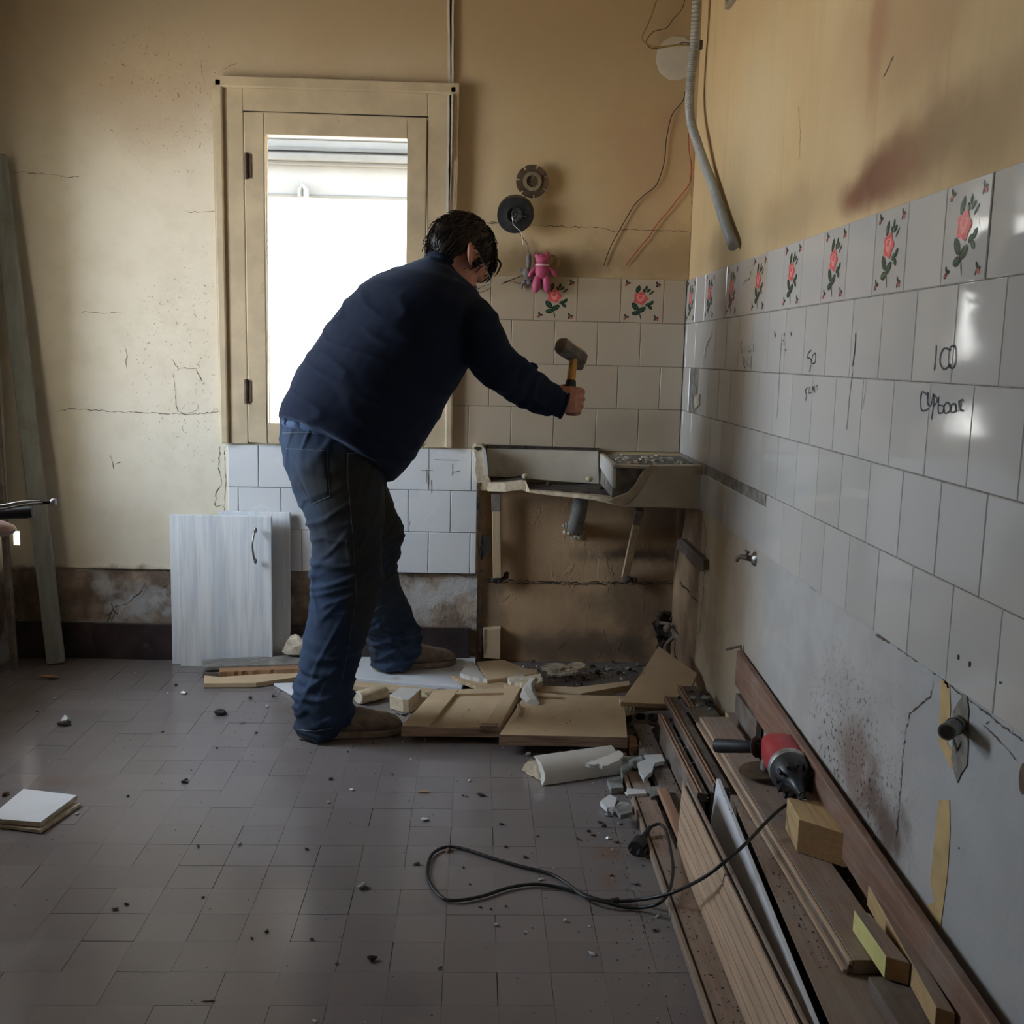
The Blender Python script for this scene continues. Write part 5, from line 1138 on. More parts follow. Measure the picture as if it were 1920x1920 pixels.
# heaps of shards among the boards: (x, y, size px, kind)
sh = [(1213, 1362, 24, 's'), (1208, 1388, 26, 's'), (1226, 1420, 24, 'r'), (1198, 1432, 34, 'r'), (1212, 1446, 28, 's'), (1238, 1442, 22, 'r'), (1160, 1468, 16, 'r'), (1182, 1484, 22, 's'), (1229, 1486, 22, 'r'), (1142, 1502, 24, 's'),
      (1170, 1514, 24, 'r'), (1150, 1522, 18, 'r'), (1176, 1402, 14, 'r'), (1192, 1380, 14, 'd'), (1180, 1350, 20, 'd'), (1200, 1345, 16, 'd'), (1225, 1346, 20, 'r'), (1165, 1420, 20, 'r'), (1250, 1470, 10, 'd'), (1259, 1538, 10, 'd'),
      (1316, 1292, 34, 'r'), (1350, 1288, 24, 'd'), (1300, 1314, 16, 'r'), (1320, 1312, 18, 'r'), (1340, 1316, 24, 'r'), (1360, 1308, 24, 'r'), (1372, 1322, 20, 'd'), (1390, 1310, 22, 'd'), (1408, 1330, 22, 'd'), (1332, 1334, 14, 'r'), (1310, 1328, 14, 'r'),
      (1352, 1332, 14, 's'), (1408, 1352, 18, 'd'), (1425, 1352, 16, 'd'), (1296, 1300, 12, 'd'), (1322, 1272, 18, 'd'), (1132, 1548, 8, 'd'), (1300, 1342, 10, 'r'), (1330, 1350, 9, 'd'), (1095, 1268, 14, 'r'), (1120, 1260, 16, 'd'), (1140, 1254, 14, 'r'),
      (1160, 1262, 14, 'd'), (1110, 1248, 12, 'd'), (1030, 1246, 12, 'd'), (1000, 1240, 12, 'd'), (1180, 1256, 12, 'd'), (1195, 1246, 14, 'r'), (1150, 1240, 9, 'd'), (1090, 1284, 10, 'd'), (1165, 1292, 10, 'd'), (990, 1414, 14, 'r'), (1050, 1412, 16, 'r'), (1075, 1408, 16, 'r'), (1030, 1396, 18, 'd')]
lab = {'s': ('tile_shard', 'pale broken tile shard in the rubble between doors and boards', 'shards in the rubble heap', M['shard']), 'r': ('cement_lump', 'grey cement lump in the rubble along the boards', 'cement lumps in the rubble heap', M['rub']),
       'd': ('dark_lump', 'dark dirty lump in the rubble by the right corner', 'dark lumps in the rubble heap', M['dark'])}
for i, (x, y, s_, k) in enumerate(sh):
    if 1130 < x < 1270 and y > 1340: s_ *= 1.45
    nm, lb, g_, mt = lab[k]; zz = .105 if (x > 1290 and y > 1296) else (.0 if x < 1190 or y < 1300 else .012)
    if x > 1200 and y > 1340 and x < 1260: zz = .005
    depth = (at(x, y, Z=zz)-CO).length; r = s_/2/F_PX*depth
    if zz > .1:
        x = at(x, y+s_*.2, Z=zz); x.x = min(x.x, .690); x.z = .1125 if .628 < x.x < .692 and x.y < 3.06 else .0965
    rock(nm, near_label(lb, *sh[i][:2]), 'rubble', x, y+s_*.2, r, r*.8, r*(.28 if k == 's' else .55), mt, zz, 100+i, g_, n=14 if k == 's' else 20)

# ------------------------------------------------------------------ boards stacked along the right wall
def board(name, label, x0, x1, y0, y1, z0, z1, mat, cat='board', rz=0, rx=0, parent=None, bevel=.002):
    c = V(((x0+x1)/2, (y0+y1)/2, (z0+z1)/2)); R1 = Matrix.Rotation(rz, 3, 'Z') @ Matrix.Rotation(rx, 3, 'X')
    m = MB().obox(c, R1@V(((x1-x0)/2, 0, 0)), R1@V((0, (y1-y0)/2, 0)), R1@V((0, 0, (z1-z0)/2)))
    o = m.build(name, mat, parent, bevel=bevel)
    if label: tag(o, label, cat)
    return o
b = board('floor_plank', 'grey-brown grooved plank flat on the floor, leftmost of the board pile', .404, .466, 1.15, 2.62, .001, .018, M['brownb'])
MB().box(.404, .412, 1.15, 2.62, .018, .0215).build('raised_bead', M['brownb'], b, bevel=.001); MB().box(.414, .417, 1.15, 2.62, .018, .0188).build('groove_line', M['gap'], b)
board('dark_plank', 'dark grimy plank on the floor between rubble and grooved mouldings', .482, .530, 2.22, 2.95, .001, .030, M['darkb'])
board('reddish_batten', 'short reddish batten beside the pine cladding end', .470, .494, 2.18, 2.46, .030, .044, M['redch'])
def moulding(label, x0, x1, y0, y1, z0, z1, mat=None):
    o = board('grooved_moulding', label, x0, x1, y0, y1, z0, z1, mat or M['darkb'])
    for xa, xb in ((x0, x0+.005), (x0+.009, x0+.013)): MB().box(xa, xb, y0, y1, z1, z1+.004).build('raised_bead', M['redch'], o, bevel=.001)
    return o
for k in range(4):
    board('base_plank', ['dusty brown plank at the bottom of the board pile', 'second plank from the bottom of the board pile', 'third plank from the bottom of the board pile', 'hidden plank under the fourth layer of the board pile'][k], .600+.004*k, .704, .95, 3.02-.05*k, .001+.024*k, .023+.024*k, M['darkb'])
moulding('dusty grooved moulding nearest the dark plank in the pile', .534, .560, 2.30, 2.84, .076, .096)
moulding('dusty grooved moulding in the middle of the three', .572, .612, 2.30, 2.96, .097, .112)
moulding('dusty wide grooved moulding nearest the right wall', .630, .690, 2.24, 3.06, .098, .112)
for k, (x0, x1) in enumerate(((.534, .560), (.572, .596))): board('packing_plank', ['flat offcut packed under the grooved mouldings, left one', 'flat offcut packed under the grooved mouldings, right one'][k], x0, x1, 2.32, 2.8, .001, .075 if k == 0 else .096, M['darkb'])
# pine cladding bundle standing on edge
pc_ = empty('pine_cladding', V((.485, 1.6, 0)), 'bundle of clean pine tongue-and-groove slats standing on edge', 'planks')
for k in range(6):
    z0 = .019+k*.0215; xo = .463+.0035*k
    e0 = 2.215-.004*k+.0
    m = MB().hexa([(xo, 1.02, z0), (xo+.013, 1.02, z0), (xo+.010, 2.20+.012*k, z0), (xo, 2.165+.012*k, z0), (xo+.003, 1.02, z0+.0188), (xo+.012, 1.02, z0+.0188), (xo+.012, 2.21+.012*k, z0+.0188), (xo+.003, 2.175+.012*k, z0+.0188)])
    m.build('slat', M['pine'], pc_, bevel=.002)
MB().hexa([(.470, 1.02, .02), (.474, 1.02, .02), (.474, 2.17, .02), (.470, 2.17, .02), (.489, 1.02, .146), (.492, 1.02, .146), (.492, 2.23, .146), (.489, 2.23, .146)]).build('groove_shadow_gap', M['gap'], pc_)  # near-black sheet that paints shade into the grooves
m = MB().hexa([(.480, 1.02, .02), (.486, 1.02, .02), (.486, 2.26, .02), (.480, 2.26, .02), (.496, 1.02, .150), (.502, 1.02, .150), (.502, 2.24, .150), (.496, 2.24, .150)]); m.build('backing_board', M['brownb'], pc_, bevel=.001)
# white laminated panel on edge and the shelf lying against it
m = MB().hexa([(.504, 1.25, .002), (.512, 1.25, .002), (.548, 2.20, .002), (.540, 2.20, .002), (.504, 1.25, .144), (.512, 1.25, .144), (.580, 2.27, .147), (.571, 2.27, .147)])
prop('laminated_board', 'white laminated board standing on edge behind the pine cladding', 'panel', m, M['white'], bevel=.001)
sf = prop('dusty_shelf', 'wide dusty brown shelf board in the middle of the pile', 'board', MB().hexa([(.522, 1.05, .128), (.680, 1.05, .128), (.655, 2.175, .128), (.590, 2.185, .128), (.514, 1.05, .146), (.680, 1.05, .146), (.655, 2.175, .146), (.583, 2.185, .146)]), M['brownb'], bevel=.001)
# tongued board
tb_ = empty('tongued_board', V((.66, 2., .15)), 'wide brown board with a pale double groove along its left edge', 'board')
Bx = lambda nm, x0, x1, z0, z1, mat, y0=1.50, y1=2.62: board(nm, None, x0, x1, y0, y1, z0, z1, mat, parent=tb_, rz=.0, bevel=.0012)
Bx('board_body', .612, .686, .148, .172, M['brownb']); Bx('pale_tongue', .596, .604, .149, .156, M['pine']); Bx('pale_tongue', .605, .611, .158, .171, M['pine']); Bx('groove_face', .604, .612, .149, .164, M['darkb'])
# big fir block, yellow blocks, batten
def pxblock(name, label, top, Zt, th, mats, cat='block', shift=(0, 0)):
    """top outline at Zt: near-left, near-right, far-right, far-left"""
    P_ = pxpoly(top, Z=Zt); Q = [p+V((shift[0], shift[1], -th)) for p in P_]; m = MB()
    m.add(Q+P_, [(3, 2, 1, 0)], 0); b_ = 0
    m.f += [(4, 5, 6, 7), (0, 1, 5, 4), (1, 2, 6, 5), (2, 3, 7, 6), (3, 0, 4, 7)]; m.m += [0, 1, 0, 0, 2]
    o = prop(name, label, cat, m, mats, bevel=.0015); return o
pxblock('fir_block', 'large fresh-sawn fir block with dark end grain behind the grinder cord', [(1498, 1536), (1592, 1565), (1556, 1505), (1476, 1495)], .240, .067, [M['fir'], M['endg'], M['fir']])
pxblock('yellow_sided_block', 'block with one yellow-painted side near the bottom right', [(1661, 1793), (1707, 1806), (1631, 1712), (1601, 1706)], .210, .037, [M['brownb'], M['endg'], M['yellow']])
pxblock('square_batten', 'long square batten lying beside the red-brown beam at bottom right', [(1755, 1888), (1792, 1900), (1648, 1666), (1628, 1659)], .209, .037, [M['brownb'], M['endg'], M['fir']])
pxblock('yellow_sided_offcut', 'yellow-sided offcut left of the grinder handle, the front one of two', [(1392, 1380), (1428, 1388), (1394, 1338), (1360, 1334)], .150, .036, [M['brownb'], M['endg'], M['yellow']])
pxblock('yellow_sided_offcut', 'thin yellow-sided offcut behind the front one, beside the red grinder', [(1424, 1378), (1436, 1378), (1398, 1324), (1388, 1322)], .155, .041, [M['brownb'], M['endg'], M['yellow']])
board('packer', 'small brown packer under the square batten at bottom right', .62, .70, 1.28, 1.46, .146, .170, M['darkb'], 'block')
board('packer', 'dark packer under the front yellow-sided offcut', .62, .700, 2.50, 2.86, .113, .117, M['darkb'], 'block')
# red-brown beam resting against the right wall
A0, A1 = V((.705, 1.05, .238)), V((.725, 2.68, .338)); dirv = (A1-A0); sdv = V((-.016, 0, -.001)); dnv = V((.0, 0, -.095))
m = MB(); n0, n1 = A0, A1
m.hexa([n0+sdv+dnv, n0+dnv, n1+dnv, n1+sdv+dnv, n0+sdv, n0, n1, n1+sdv])
bm_ = prop('red_brown_beam', 'long red-brown beam resting along the right wall on top of the pile', 'beam', m, M['redb'], bevel=.003)
MB().tube([A1+V((-.045, .002, 0)), A1+V((-.028, .004, .004)), A1+V((-.004, .004, .010)), A1+V((-.003, .0, -.012))], .004, 6).build('bent_nail', M['steel'], bm_)
for k, (y0, y1, z1) in enumerate(((1.06, 1.24, .140), (2.45, 2.66, .225))): board('support_block', ['dark support block under the near end of the red-brown beam', 'dark support block under the far end of the red-brown beam'][k], .708 if k else .690, .722 if k else .703, y0, y1, .099 if not k else .001, z1, M['darkb'], 'block')

# ------------------------------------------------------------------ angle grinder
gz = .235
ga = empty('angle_grinder', at(1450, 1450, Z=.176), 'dusty red angle grinder with black side handle lying on the boards', 'grinder')
hd_c, tl_c = V((.655, 2.165, gz)), V((.640, 1.960, gz+.010))
hd_c = at(1462, 1404, Y=2.16); tl_c = at(1492, 1466, Y=2.00); ax_ = (tl_c-hd_c).normalized(); up_g = V((0, 0, 1)); up_g = (up_g-ax_*up_g.dot(ax_)).normalized(); sd_g = ax_.cross(up_g)
Lg = (tl_c-hd_c).length
G = MB().loft([(hd_c+ax_*t*Lg-up_g*dz, sd_g*a, up_g*b) for t, a, b, dz in ((-.22, .026, .020, .006), (-.16, .038, .030, .004), (.0, .043, .036, 0), (.3, .043, .038, 0), (.50, .040, .036, 0), (.56, .041, .038, 0))], 28, 0, 2.6)
go = G.build('motor_housing', M['red'], ga, smooth=True)
MB().loft([(hd_c+ax_*t*Lg, sd_g*a, up_g*a) for t, a in ((.56, .043), (.58, .044), (.66, .044), (.68, .043))], 28).build('aluminium_ring', M['silver'], ga, smooth=True)
MB().loft([(hd_c+ax_*t*Lg, sd_g*a, up_g*a) for t, a in ((.68, .043), (.72, .044), (.86, .041), (.96, .035), (1.04, .026), (1.10, .015), (1.26, .010), (1.36, .006))], 28).build('rear_cap', M['blackd'], ga, smooth=True)
vm = MB()
for k in range(12):
    w = 2*PI*k/12; c_ = hd_c+ax_*Lg*.97+sd_g*math.cos(w)*.037+up_g*math.sin(w)*.037
    vm.obox(c_, ax_*.010, (sd_g*math.cos(w)+up_g*math.sin(w))*.0035, (up_g*math.cos(w)-sd_g*math.sin(w))*.003)
vm.build('cooling_ribs', M['black'], ga)
h0 = hd_c+V((-.040, .004, .002)); h1 = at(1343, 1398, Y=2.24)
dh = (h1-h0).normalized(); Lh = (h1-h0).length
MB().tube([h0, h0+dh*.008, h0+dh*.014, h0+dh*.016, h0+dh*Lh*.5, h0+dh*Lh*.92, h1], [.010, .010, .012, .0135, .0150, .0165, .0155], 18).build('side_handle', M['black'], ga, smooth=True)
MB().tube([h0+dh*.010, h0+dh*.012, h0+dh*.015], [.019, .024, .022], 20).build('handle_collar', M['black'], ga, smooth=True)
MB().obox(hd_c+V((-.022, .0, -.006)), sd_g*.016, up_g*.018, ax_*.018).build('gear_head', M['blackd'], ga, bevel=.005)
dc = at(1428, 1446, Z=.185); dc = V((dc.x, dc.y, .187))
dm = MB(); dm.loft([(dc+V((0, 0, z)), V((r, 0, r*.10)), V((0, r, .0))) for z, r in ((-.0016, .051), (.0016, .051))], 40)
dm.build('cutting_wheel', M['discb'], ga)
MB().loft([(dc+V((.014, .005, z)), V((r, 0, 0)), V((0, r, 0))) for z, r in ((0.0, .016), (.006, .016), (.03, .014))], 18).build('flange', M['silver'], ga, smooth=True)
MB().obox(hd_c+ax_*Lg*.40+V((-.026, 0, -.016)), ax_*.022, sd_g*.010, up_g*.007).build('switch_guard', M['red'], ga, bevel=.003)
MB().loft([(hd_c+ax_*Lg*.18-sd_g*.0+V((-.0345, -.008, .008)), ax_*.009, up_g*.009), (hd_c+ax_*Lg*.18+V((-.0365, -.008, .008)), ax_*.008, up_g*.008)], 16).build('round_badge', M['silver'], ga, smooth=True)
# cord and plug
tail = hd_c+ax_*Lg*1.36
zc = lambda x, y, z: at(x, y, Z=z)
cord = [tail, tail+ax_*.010+V((0, 0, .002)), zc(1490, 1503, .225), zc(1470, 1512, .215), zc(1440, 1538, .20), zc(1400, 1580, .178), zc(1360, 1615, .166), zc(1320, 1645, .13), zc(1275, 1668, .06), zc(1240, 1680, .035),
        zc(1190, 1688, .008), zc(1150, 1690, .006), zc(1120, 1686, .006), zc(1080, 1672, .006), zc(1040, 1662, .006), zc(1000, 1658, .006), zc(955, 1664, .006), zc(905, 1680, .006), zc(860, 1688, .006), zc(830, 1684, .006), zc(806, 1656, .006), zc(801, 1628, .006), zc(812, 1600, .006), zc(838, 1588, .006),
        zc(870, 1592, .006), zc(920, 1608, .006), zc(975, 1624, .006), zc(1030, 1638, .006), zc(1062, 1656, .006), zc(1095, 1680, .012), zc(1130, 1690, .014), zc(1165, 1700, .006), zc(1200, 1702, .008), zc(1235, 1694, .030), zc(1255, 1670, .034), zc(1262, 1630, .034), zc(1257, 1590, .036), zc(1248, 1556, .040), zc(1235, 1545, .042), zc(1218, 1552, .036)]
co = prop('power_cord', 'long black cord looping over the floor from the red grinder to its plug', 'cord', MB().tube(spline(cord, 6), .0035, 10), M['rubbera'], smooth=True)
p0, p1, p2 = zc(1219, 1551, .036), zc(1204, 1574, .020), zc(1192, 1592, .018)
MB().tube([p0, p0.lerp(p1, .4), p1], [.005, .0065, .008], 12).build('plug_sleeve', M['black'], co, smooth=True)
MB().tube([p1, p1.lerp(p2, .3), p2], [.012, .018, .018], 14).build('plug_body', M['blackd'], co, smooth=True)
dq = (p2-p1).normalized(); sq = dq.cross(V((0, 0, 1))).normalized()
for s_ in (-1, 1): MB().tube([p2+sq*.009*s_, p2+sq*.009*s_+dq*.018], .0024, 8).build('plug_pin', M['steel'], co, smooth=True)
MB().tube([zc(1146, 1690, .008), zc(1160, 1688, .008)], .0065, 8).build('cord_tie', M['black'], co)

# ------------------------------------------------------------------ small debris on the floor
bits = [(122, 1352, 22, 's'), (120, 1361, 20, 'd'), (411, 1340, 26, 'd'), (346, 1467, 14, 'd'), (345, 1301, 12, 's'), (90, 1273, 40, 'L'), (798, 1486, 26, 'L'), (902, 1492, 14, 'd'), (796, 1539, 14, 's'), (680, 1664, 22, 'r'), (840, 1597, 16, 'b'), (781, 1622, 13, 'd'),
        (698, 1802, 20, 'd'), (390, 1877, 22, 'L'), (1110, 1790, 13, 's'), (1058, 1728, 10, 's'), (930, 1735, 10, 'r'), (1083, 1574, 9, 'd'), (984, 1608, 9, 'd'), (1142, 1573, 12, 's'), (1190, 1658, 14, 'r'), (1146, 1642, 8, 'b'), (949, 1589, 8, 'd'), (470, 1310, 9, 'd'), (511, 1307, 10, 'd'), (500, 1326, 9, 's'),
        (216, 1706, 12, 'r'), (237, 1697, 9, 'd'), (381, 1682, 8, 'b'), (448, 1584, 9, 'r'), (372, 1588, 8, 'd'), (407, 1404, 7, 'd'), (500, 1748, 9, 'd'), (472, 1761, 7, 'd'), (585, 1762, 8, 'd'), (632, 1808, 7, 'd'), (8, 1492, 16, 'b'), (145, 1527, 8, 's'), (240, 1494, 7, 'd'), (575, 1593, 9, 'd'), (620, 1462, 10, 'd'), (616, 1506, 9, 'r'), (660, 1482, 8, 's'),
        (873, 1494, 8, 'r'), (880, 1465, 7, 's'), (868, 1492, 6, 'd'), (940, 1547, 9, 'd'), (1008, 1569, 6, 'd'), (1125, 1543, 10, 'd'), (1138, 1530, 11, 'r'), (1160, 1545, 9, 'r'), (1104, 1560, 8, 'd'), (1112, 1567, 8, 'd'), (1155, 1580, 8, 'd'), (1040, 1630, 6, 's'), (868, 1628, 7, 'd'), (880, 1659, 6, 'd'), (1014, 1650, 9, 's'), (900, 1702, 7, 'd'), (920, 1706, 6, 'd'), (948, 1700, 6, 'd'),
        (825, 1817, 9, 'd'), (1200, 1596, 6, 'd'), (1105, 1738, 6, 's'), (986, 1748, 6, 's'), (590, 1915, 8, 's'), (1228, 1745, 11, 'd'), (1232, 1720, 10, 's'), (560, 1350, 7, 'd'), (455, 1356, 8, 'r'), (480, 1375, 6, 'd'), (305, 1373, 6, 'd'), (70, 1335, 6, 'd'), (105, 1310, 6, 's'), (330, 1285, 8, 'd'), (315, 1300, 5, 's'), (700, 1395, 6, 'd'), (770, 1425, 6, 's'), (652, 1410, 6, 'd'), (736, 1452, 7, 'd')]
kd = {'s': ('white_chip', 'small white chip lying on the floor tiles', 'white chips on the floor', M['shard']), 'd': ('dark_chip', 'small dark chip on the floor tiles', 'dark chips on the floor', M['dark']),
      'r': ('grey_chip', 'small grey cement chip on the floor tiles', 'grey chips on the floor', M['rub']), 'b': ('clay_chip', 'small red-brown clay chip on the floor tiles', 'clay chips on the floor', M['shardb']), 'L': ('splinter', 'thin brown splinter lying on the open floor', 'splinters on the floor', M['torn'])}
for i, (x, y, s_, k) in enumerate(bits):
    s_ *= 1.35; nm, lb, g_, mt = kd[k]; r = s_/2/F_PX*(at(x, y, Z=0)-CO).length
    rock(nm, near_label(lb, x, y), 'debris', x, y, r, r*(.22 if k == 'L' else .6), r*(.12 if k == 'L' else .4), mt, 0, 500+i, g_, 12, rot=(.1 if k == 'L' else None))
crumbs = MB(); rd = random.Random(5)
for k in range(1500):
    u = rd.random()
    if u < .45: x, y = rd.uniform(-1.5, .4), rd.uniform(1.55, 3.6)
    elif u < .72: x, y = rd.gauss(.36, .05), rd.uniform(1.5, 2.75)
    elif u < .88: x, y = rd.gauss(.35, .30), rd.gauss(3.45, .12)
    else: x, y = rd.gauss(-.35, .35), rd.gauss(2.9, .25)
    if x > .40 or x < -1.6 or y > D-.04: continue
    r = rd.uniform(.0007, .0022)*(1.3 if u > .45 else 1); a = rd.uniform(0, 6); z = r*.9
    crumbs.add([(x+r*math.cos(a), y+r*math.sin(a), 0), (x+r*math.cos(a+2.1), y+r*math.sin(a+2.1), 0), (x+r*math.cos(a+4.2), y+r*math.sin(a+4.2), 0), (x, y, z)], [(0, 2, 1), (0, 1, 3), (1, 2, 3), (2, 0, 3)], rd.choice((0, 1, 1, 2)))
for k in range(1100):
    u = rd.random()
    if u < .55: x, y = rd.uniform(.02, .69), D-abs(rd.gauss(0, .16))-.01
    elif u < .8: x, y = rd.gauss(.44, .05), rd.gauss(2.72, .14)
    else: x, y = rd.gauss(-.12, .10), rd.gauss(3.02, .08)
    if x > .700 or y > D-.03: continue
    r = rd.choice((.0025, .003, .004, .006, .008))*rd.uniform(.6, 1.1); a = rd.uniform(0, 6); q = [rd.uniform(.6, 1.2) for _ in range(4)]; z = r*rd.uniform(.4, .9)
    crumbs.add([(x+r*q[i]*math.cos(a+1.57*i), y+r*q[i]*math.sin(a+1.57*i), 0) for i in range(4)]+[(x+r*.5*q[3-i]*math.cos(a+.4+1.57*i), y+r*.5*q[i]*math.sin(a+.4+1.57*i), z*q[i]) for i in range(4)], [(4, 5, 6, 7), (0, 1, 5, 4), (1, 2, 6, 5), (2, 3, 7, 6), (3, 0, 4, 7)], rd.choice((0, 1, 1, 2, 2)))
tag(crumbs.build('floor_crumbs', [M['dark'], M['rub'], M['cream']]), 'fine crumbs of rubble scattered over the whole floor', 'debris', kind='stuff')
grit = MB()
def grit_on(x0, x1, y0, y1, z, n):
    for k in range(n):
        x, y = rd.uniform(x0, x1), rd.uniform(y0, y1); r = rd.uniform(.0008, .0026); a = rd.uniform(0, 6)
        grit.add([(x+r*math.cos(a), y+r*math.sin(a), z), (x+r*math.cos(a+2.1), y+r*math.sin(a+2.1), z), (x+r*math.cos(a+4.2), y+r*math.sin(a+4.2), z), (x, y, z+r)], [(0, 2, 1), (0, 1, 3), (1, 2, 3), (2, 0, 3)], rd.choice((0, 0, 1)))
grit_on(-.15, .14, 2.88, 3.18, .045, 30); grit_on(.10, .44, 2.80, 3.05, .060, 36); grit_on(.485, .528, 2.3, 2.93, .030, 160); grit_on(.55, .566, 2.2, 2.8, .096, 50); grit_on(.588, .61, 2.25, 2.94, .112, 90); grit_on(.645, .688, 2.6, 3.04, .112, 200); grit_on(.42, .463, 1.5, 2.5, .018, 130); grit_on(.56, .596, 1.5, 2.2, .146, 140); grit_on(.62, .70, 1.55, 2.5, .172, 60)
tag(grit.build('board_grit', [M['dark'], M['rub']]), 'gritty crumbs lying on top of the stacked boards', 'debris', kind='stuff')

# ------------------------------------------------------------------ the man
def sec(A, B, Y, d, tilt=0., side=.12):
    a, b = at(*A, Y=Y), at(*B, Y=Y); v = V((side, -1, tilt)).normalized()*d
    return ((a+b)/2, (b-a)/2, v)
HC = at(857, 482, Y=3.0)
HF = V((.54, .40, -.74)).normalized(); HU = V((.59, .44, .67)); HU = (HU-HF*HU.dot(HF)).normalized(); HR = HF.cross(HU)
def hp3(l, f, u): return HC+HR*l+HF*f+HU*u
GRIP = at(1067, 752, Y=2.96); HT = at(1075, 668, Y=2.99)
HA = (HT-GRIP).normalized()                                   # up the hammer handle
HXa = V((1, .10, 0)); HXa = (HXa-HA*HXa.dot(HA)).normalized(); HY = HA.cross(HXa)     # forward, away from the camera
if HY.y < 0: HY = -HY
def g3(a, b, c): return GRIP+HXa*a+HY*b+HA*c

bodyb = MB()
tors = [((552, 770), (700, 850), 2.90, .13), ((600, 700), (790, 770), 2.90, .15), ((650, 610), (860, 670), 2.92, .16), ((720, 530), (890, 585), 2.95, .15), ((775, 505), (868, 530), 2.97, .09), ((800, 492), (850, 515), 2.98, .058)]
bodyb.loft([sec(A, B, Y, d) for A, B, Y, d in tors]+[(hp3(0, -.035, -.05), HR*.055, (HF*.7-HU*.4)*.062), (hp3(0, -.02, -.01), HR*.05, HF*.055)], 24)
# skull, face, jaw, nose, ears
bodyb.ball(hp3(0, -.004, .022), HR*.074, HF*.096, HU*.092, 24, 16)
bodyb.ball(hp3(0, .028, -.035), HR*.060, HF*.066, HU*.075, 20, 14)
bodyb.ball(hp3(0, .058, -.085), HR*.034, HF*.034, HU*.026, 14, 10)
bodyb.loft([(hp3(0, .088, .002), HR*.010, HU*.006), (hp3(0, .104, -.018), HR*.012, HU*.010), (hp3(0, .113, -.032), HR*.015, HU*.011), (hp3(0, .096, -.040), HR*.014, HU*.006)], 12)
bodyb.ball(hp3(0, .086, .022), HR*.052, HF*.012, HU*.010, 14, 8)
bodyb.ball(hp3(0, .092, -.060), HR*.024, HF*.010, HU*.006, 12, 8); bodyb.ball(hp3(0, .090, -.070), HR*.021, HF*.010, HU*.007, 12, 8)
for s_ in (-1, 1):
    bodyb.ball(hp3(.032*s_, .083, .001), HR*.012, HF*.009, HU*.010, 12, 8)
    e0 = hp3(.075*s_, -.006, -.004); ez = (HU*.62-HF*.78).normalized(); rr_ = HR.cross(ez).normalized()
    if rr_.dot(HF) > 0: rr_ = -rr_
    ex = (HR*s_*.62+rr_*.78).normalized()
    bodyb.ball(e0+ex*.008, ex*.018, ez.cross(ex)*.0065, ez*.031, 14, 10)
    bodyb.tube(spline([e0-ex*.004+ez*.020+HR*s_*.004, e0+ex*.010+ez*.030+HR*s_*.004, e0+ex*.022+ez*.018+HR*s_*.004, e0+ex*.024-ez*.002+HR*s_*.004, e0+ex*.016-ez*.020+HR*s_*.003, e0+ex*.006-ez*.029+HR*s_*.002], 3), .0042, 8)
# right arm and forearm inside the sleeve
bodyb.loft([sec((850, 625), (905, 590), 2.83, .045), sec((900, 700), (945, 655), 2.84, .042), sec((950, 740), (990, 690), 2.87, .040), sec((1010, 765), (1040, 728), 2.92, .032), sec((1040, 772), (1056, 742), 2.945, .024), ], 16)
wr = at(1050, 758, Y=2.95)
bodyb.loft([(wr, HA*.026, HY*.020), (g3(-.03, -.012, 0), HA*.036, HY*.016), (g3(-.005, -.022, 0), HA*.040, HY*.013), (g3(.016, -.026, 0), HA*.038, HY*.010)], 16, 0, 2.6)
for k, (cz, ln, r) in enumerate(((.030, 1.0, .0092), (.0105, 1.05, .0095), (-.0095, 1.0, .0092), (-.028, .86, .0082))):
    bodyb.tube(spline([g3(.010, -.026, cz), g3(.026, -.022, cz), g3(.035*ln, -.004, cz-.001), g3(.032*ln, .014, cz-.002), g3(.014, .026, cz-.002), g3(-.002, .028, cz-.002)], 4), [r]*16+[r*.93]*4+[r*.8], 10)
bodyb.tube(spline([g3(-.045, -.004, .018), g3(-.030, .010, .034), g3(-.008, .022, .044), g3(.014, .026, .046)], 4), [.012]*5+[.0105]*4+[.0100]*3+[.008], 10)
# left arm, reaching down to the thigh on the far side
bodyb.tube(spline([at(770, 580, Y=3.12), at(790, 680, Y=3.16), at(770, 770, Y=3.19), at(720, 850, Y=3.19), at(693, 905, Y=3.19)], 4), [.05]*5+[.043]*4+[.038]*4+[.028]*4, 14)
lh = at(690, 915, Y=3.19)
bodyb.ball(lh, V((.03, 0, -.035)), V((0, .016, 0)), V((.03, 0, .025)), 14, 10)
for k in range(4): bodyb.tube([lh+V((-.004+.0*k, .004, -.02))+V((.016*k-.024, 0, .006*k)), lh+V((.016*k-.020, .006, -.060+.006*k)), lh+V((.016*k-.024, .002, -.090+.008*k))], [.0085, .0082, .0070], 8)
bodyb.tube([lh+V((.03, -.01, .0)), lh+V((.045, -.02, -.025)), lh+V((.045, -.024, -.045))], [.010, .009, .0078], 8)
# legs inside the jeans
NL = [((560, 840), (700, 900), 2.90, .13), ]
def row(y, l, r, Y, d, sd=.1): a, b = at(l, y, Y=Y), at(r, y, Y=Y); return ((a+b)/2, (b-a)/2, V((sd, -1, 0)).normalized()*d)
bodyb.loft([row(790, 560, 690, 2.92, .13), row(860, 560, 700, 2.92, .14), row(930, 575, 700, 2.95, .13)], 20)
bodyb.loft([row(900, 580, 690, 2.88, .065), row(1000, 605, 700, 2.87, .06), row(1100, 600, 690, 2.87, .055), row(1200, 580, 660, 2.88, .05), row(1300, 578, 630, 2.88, .035), row(1360, 580, 625, 2.90, .035)], 16)
bodyb.loft([row(900, 620, 700, 3.08, .065), row(1000, 665, 738, 3.2, .06), row(1100, 678, 740, 3.3, .05), row(1200, 715, 765, 3.42, .036), row(1236, 725, 765, 3.5, .034)], 16)
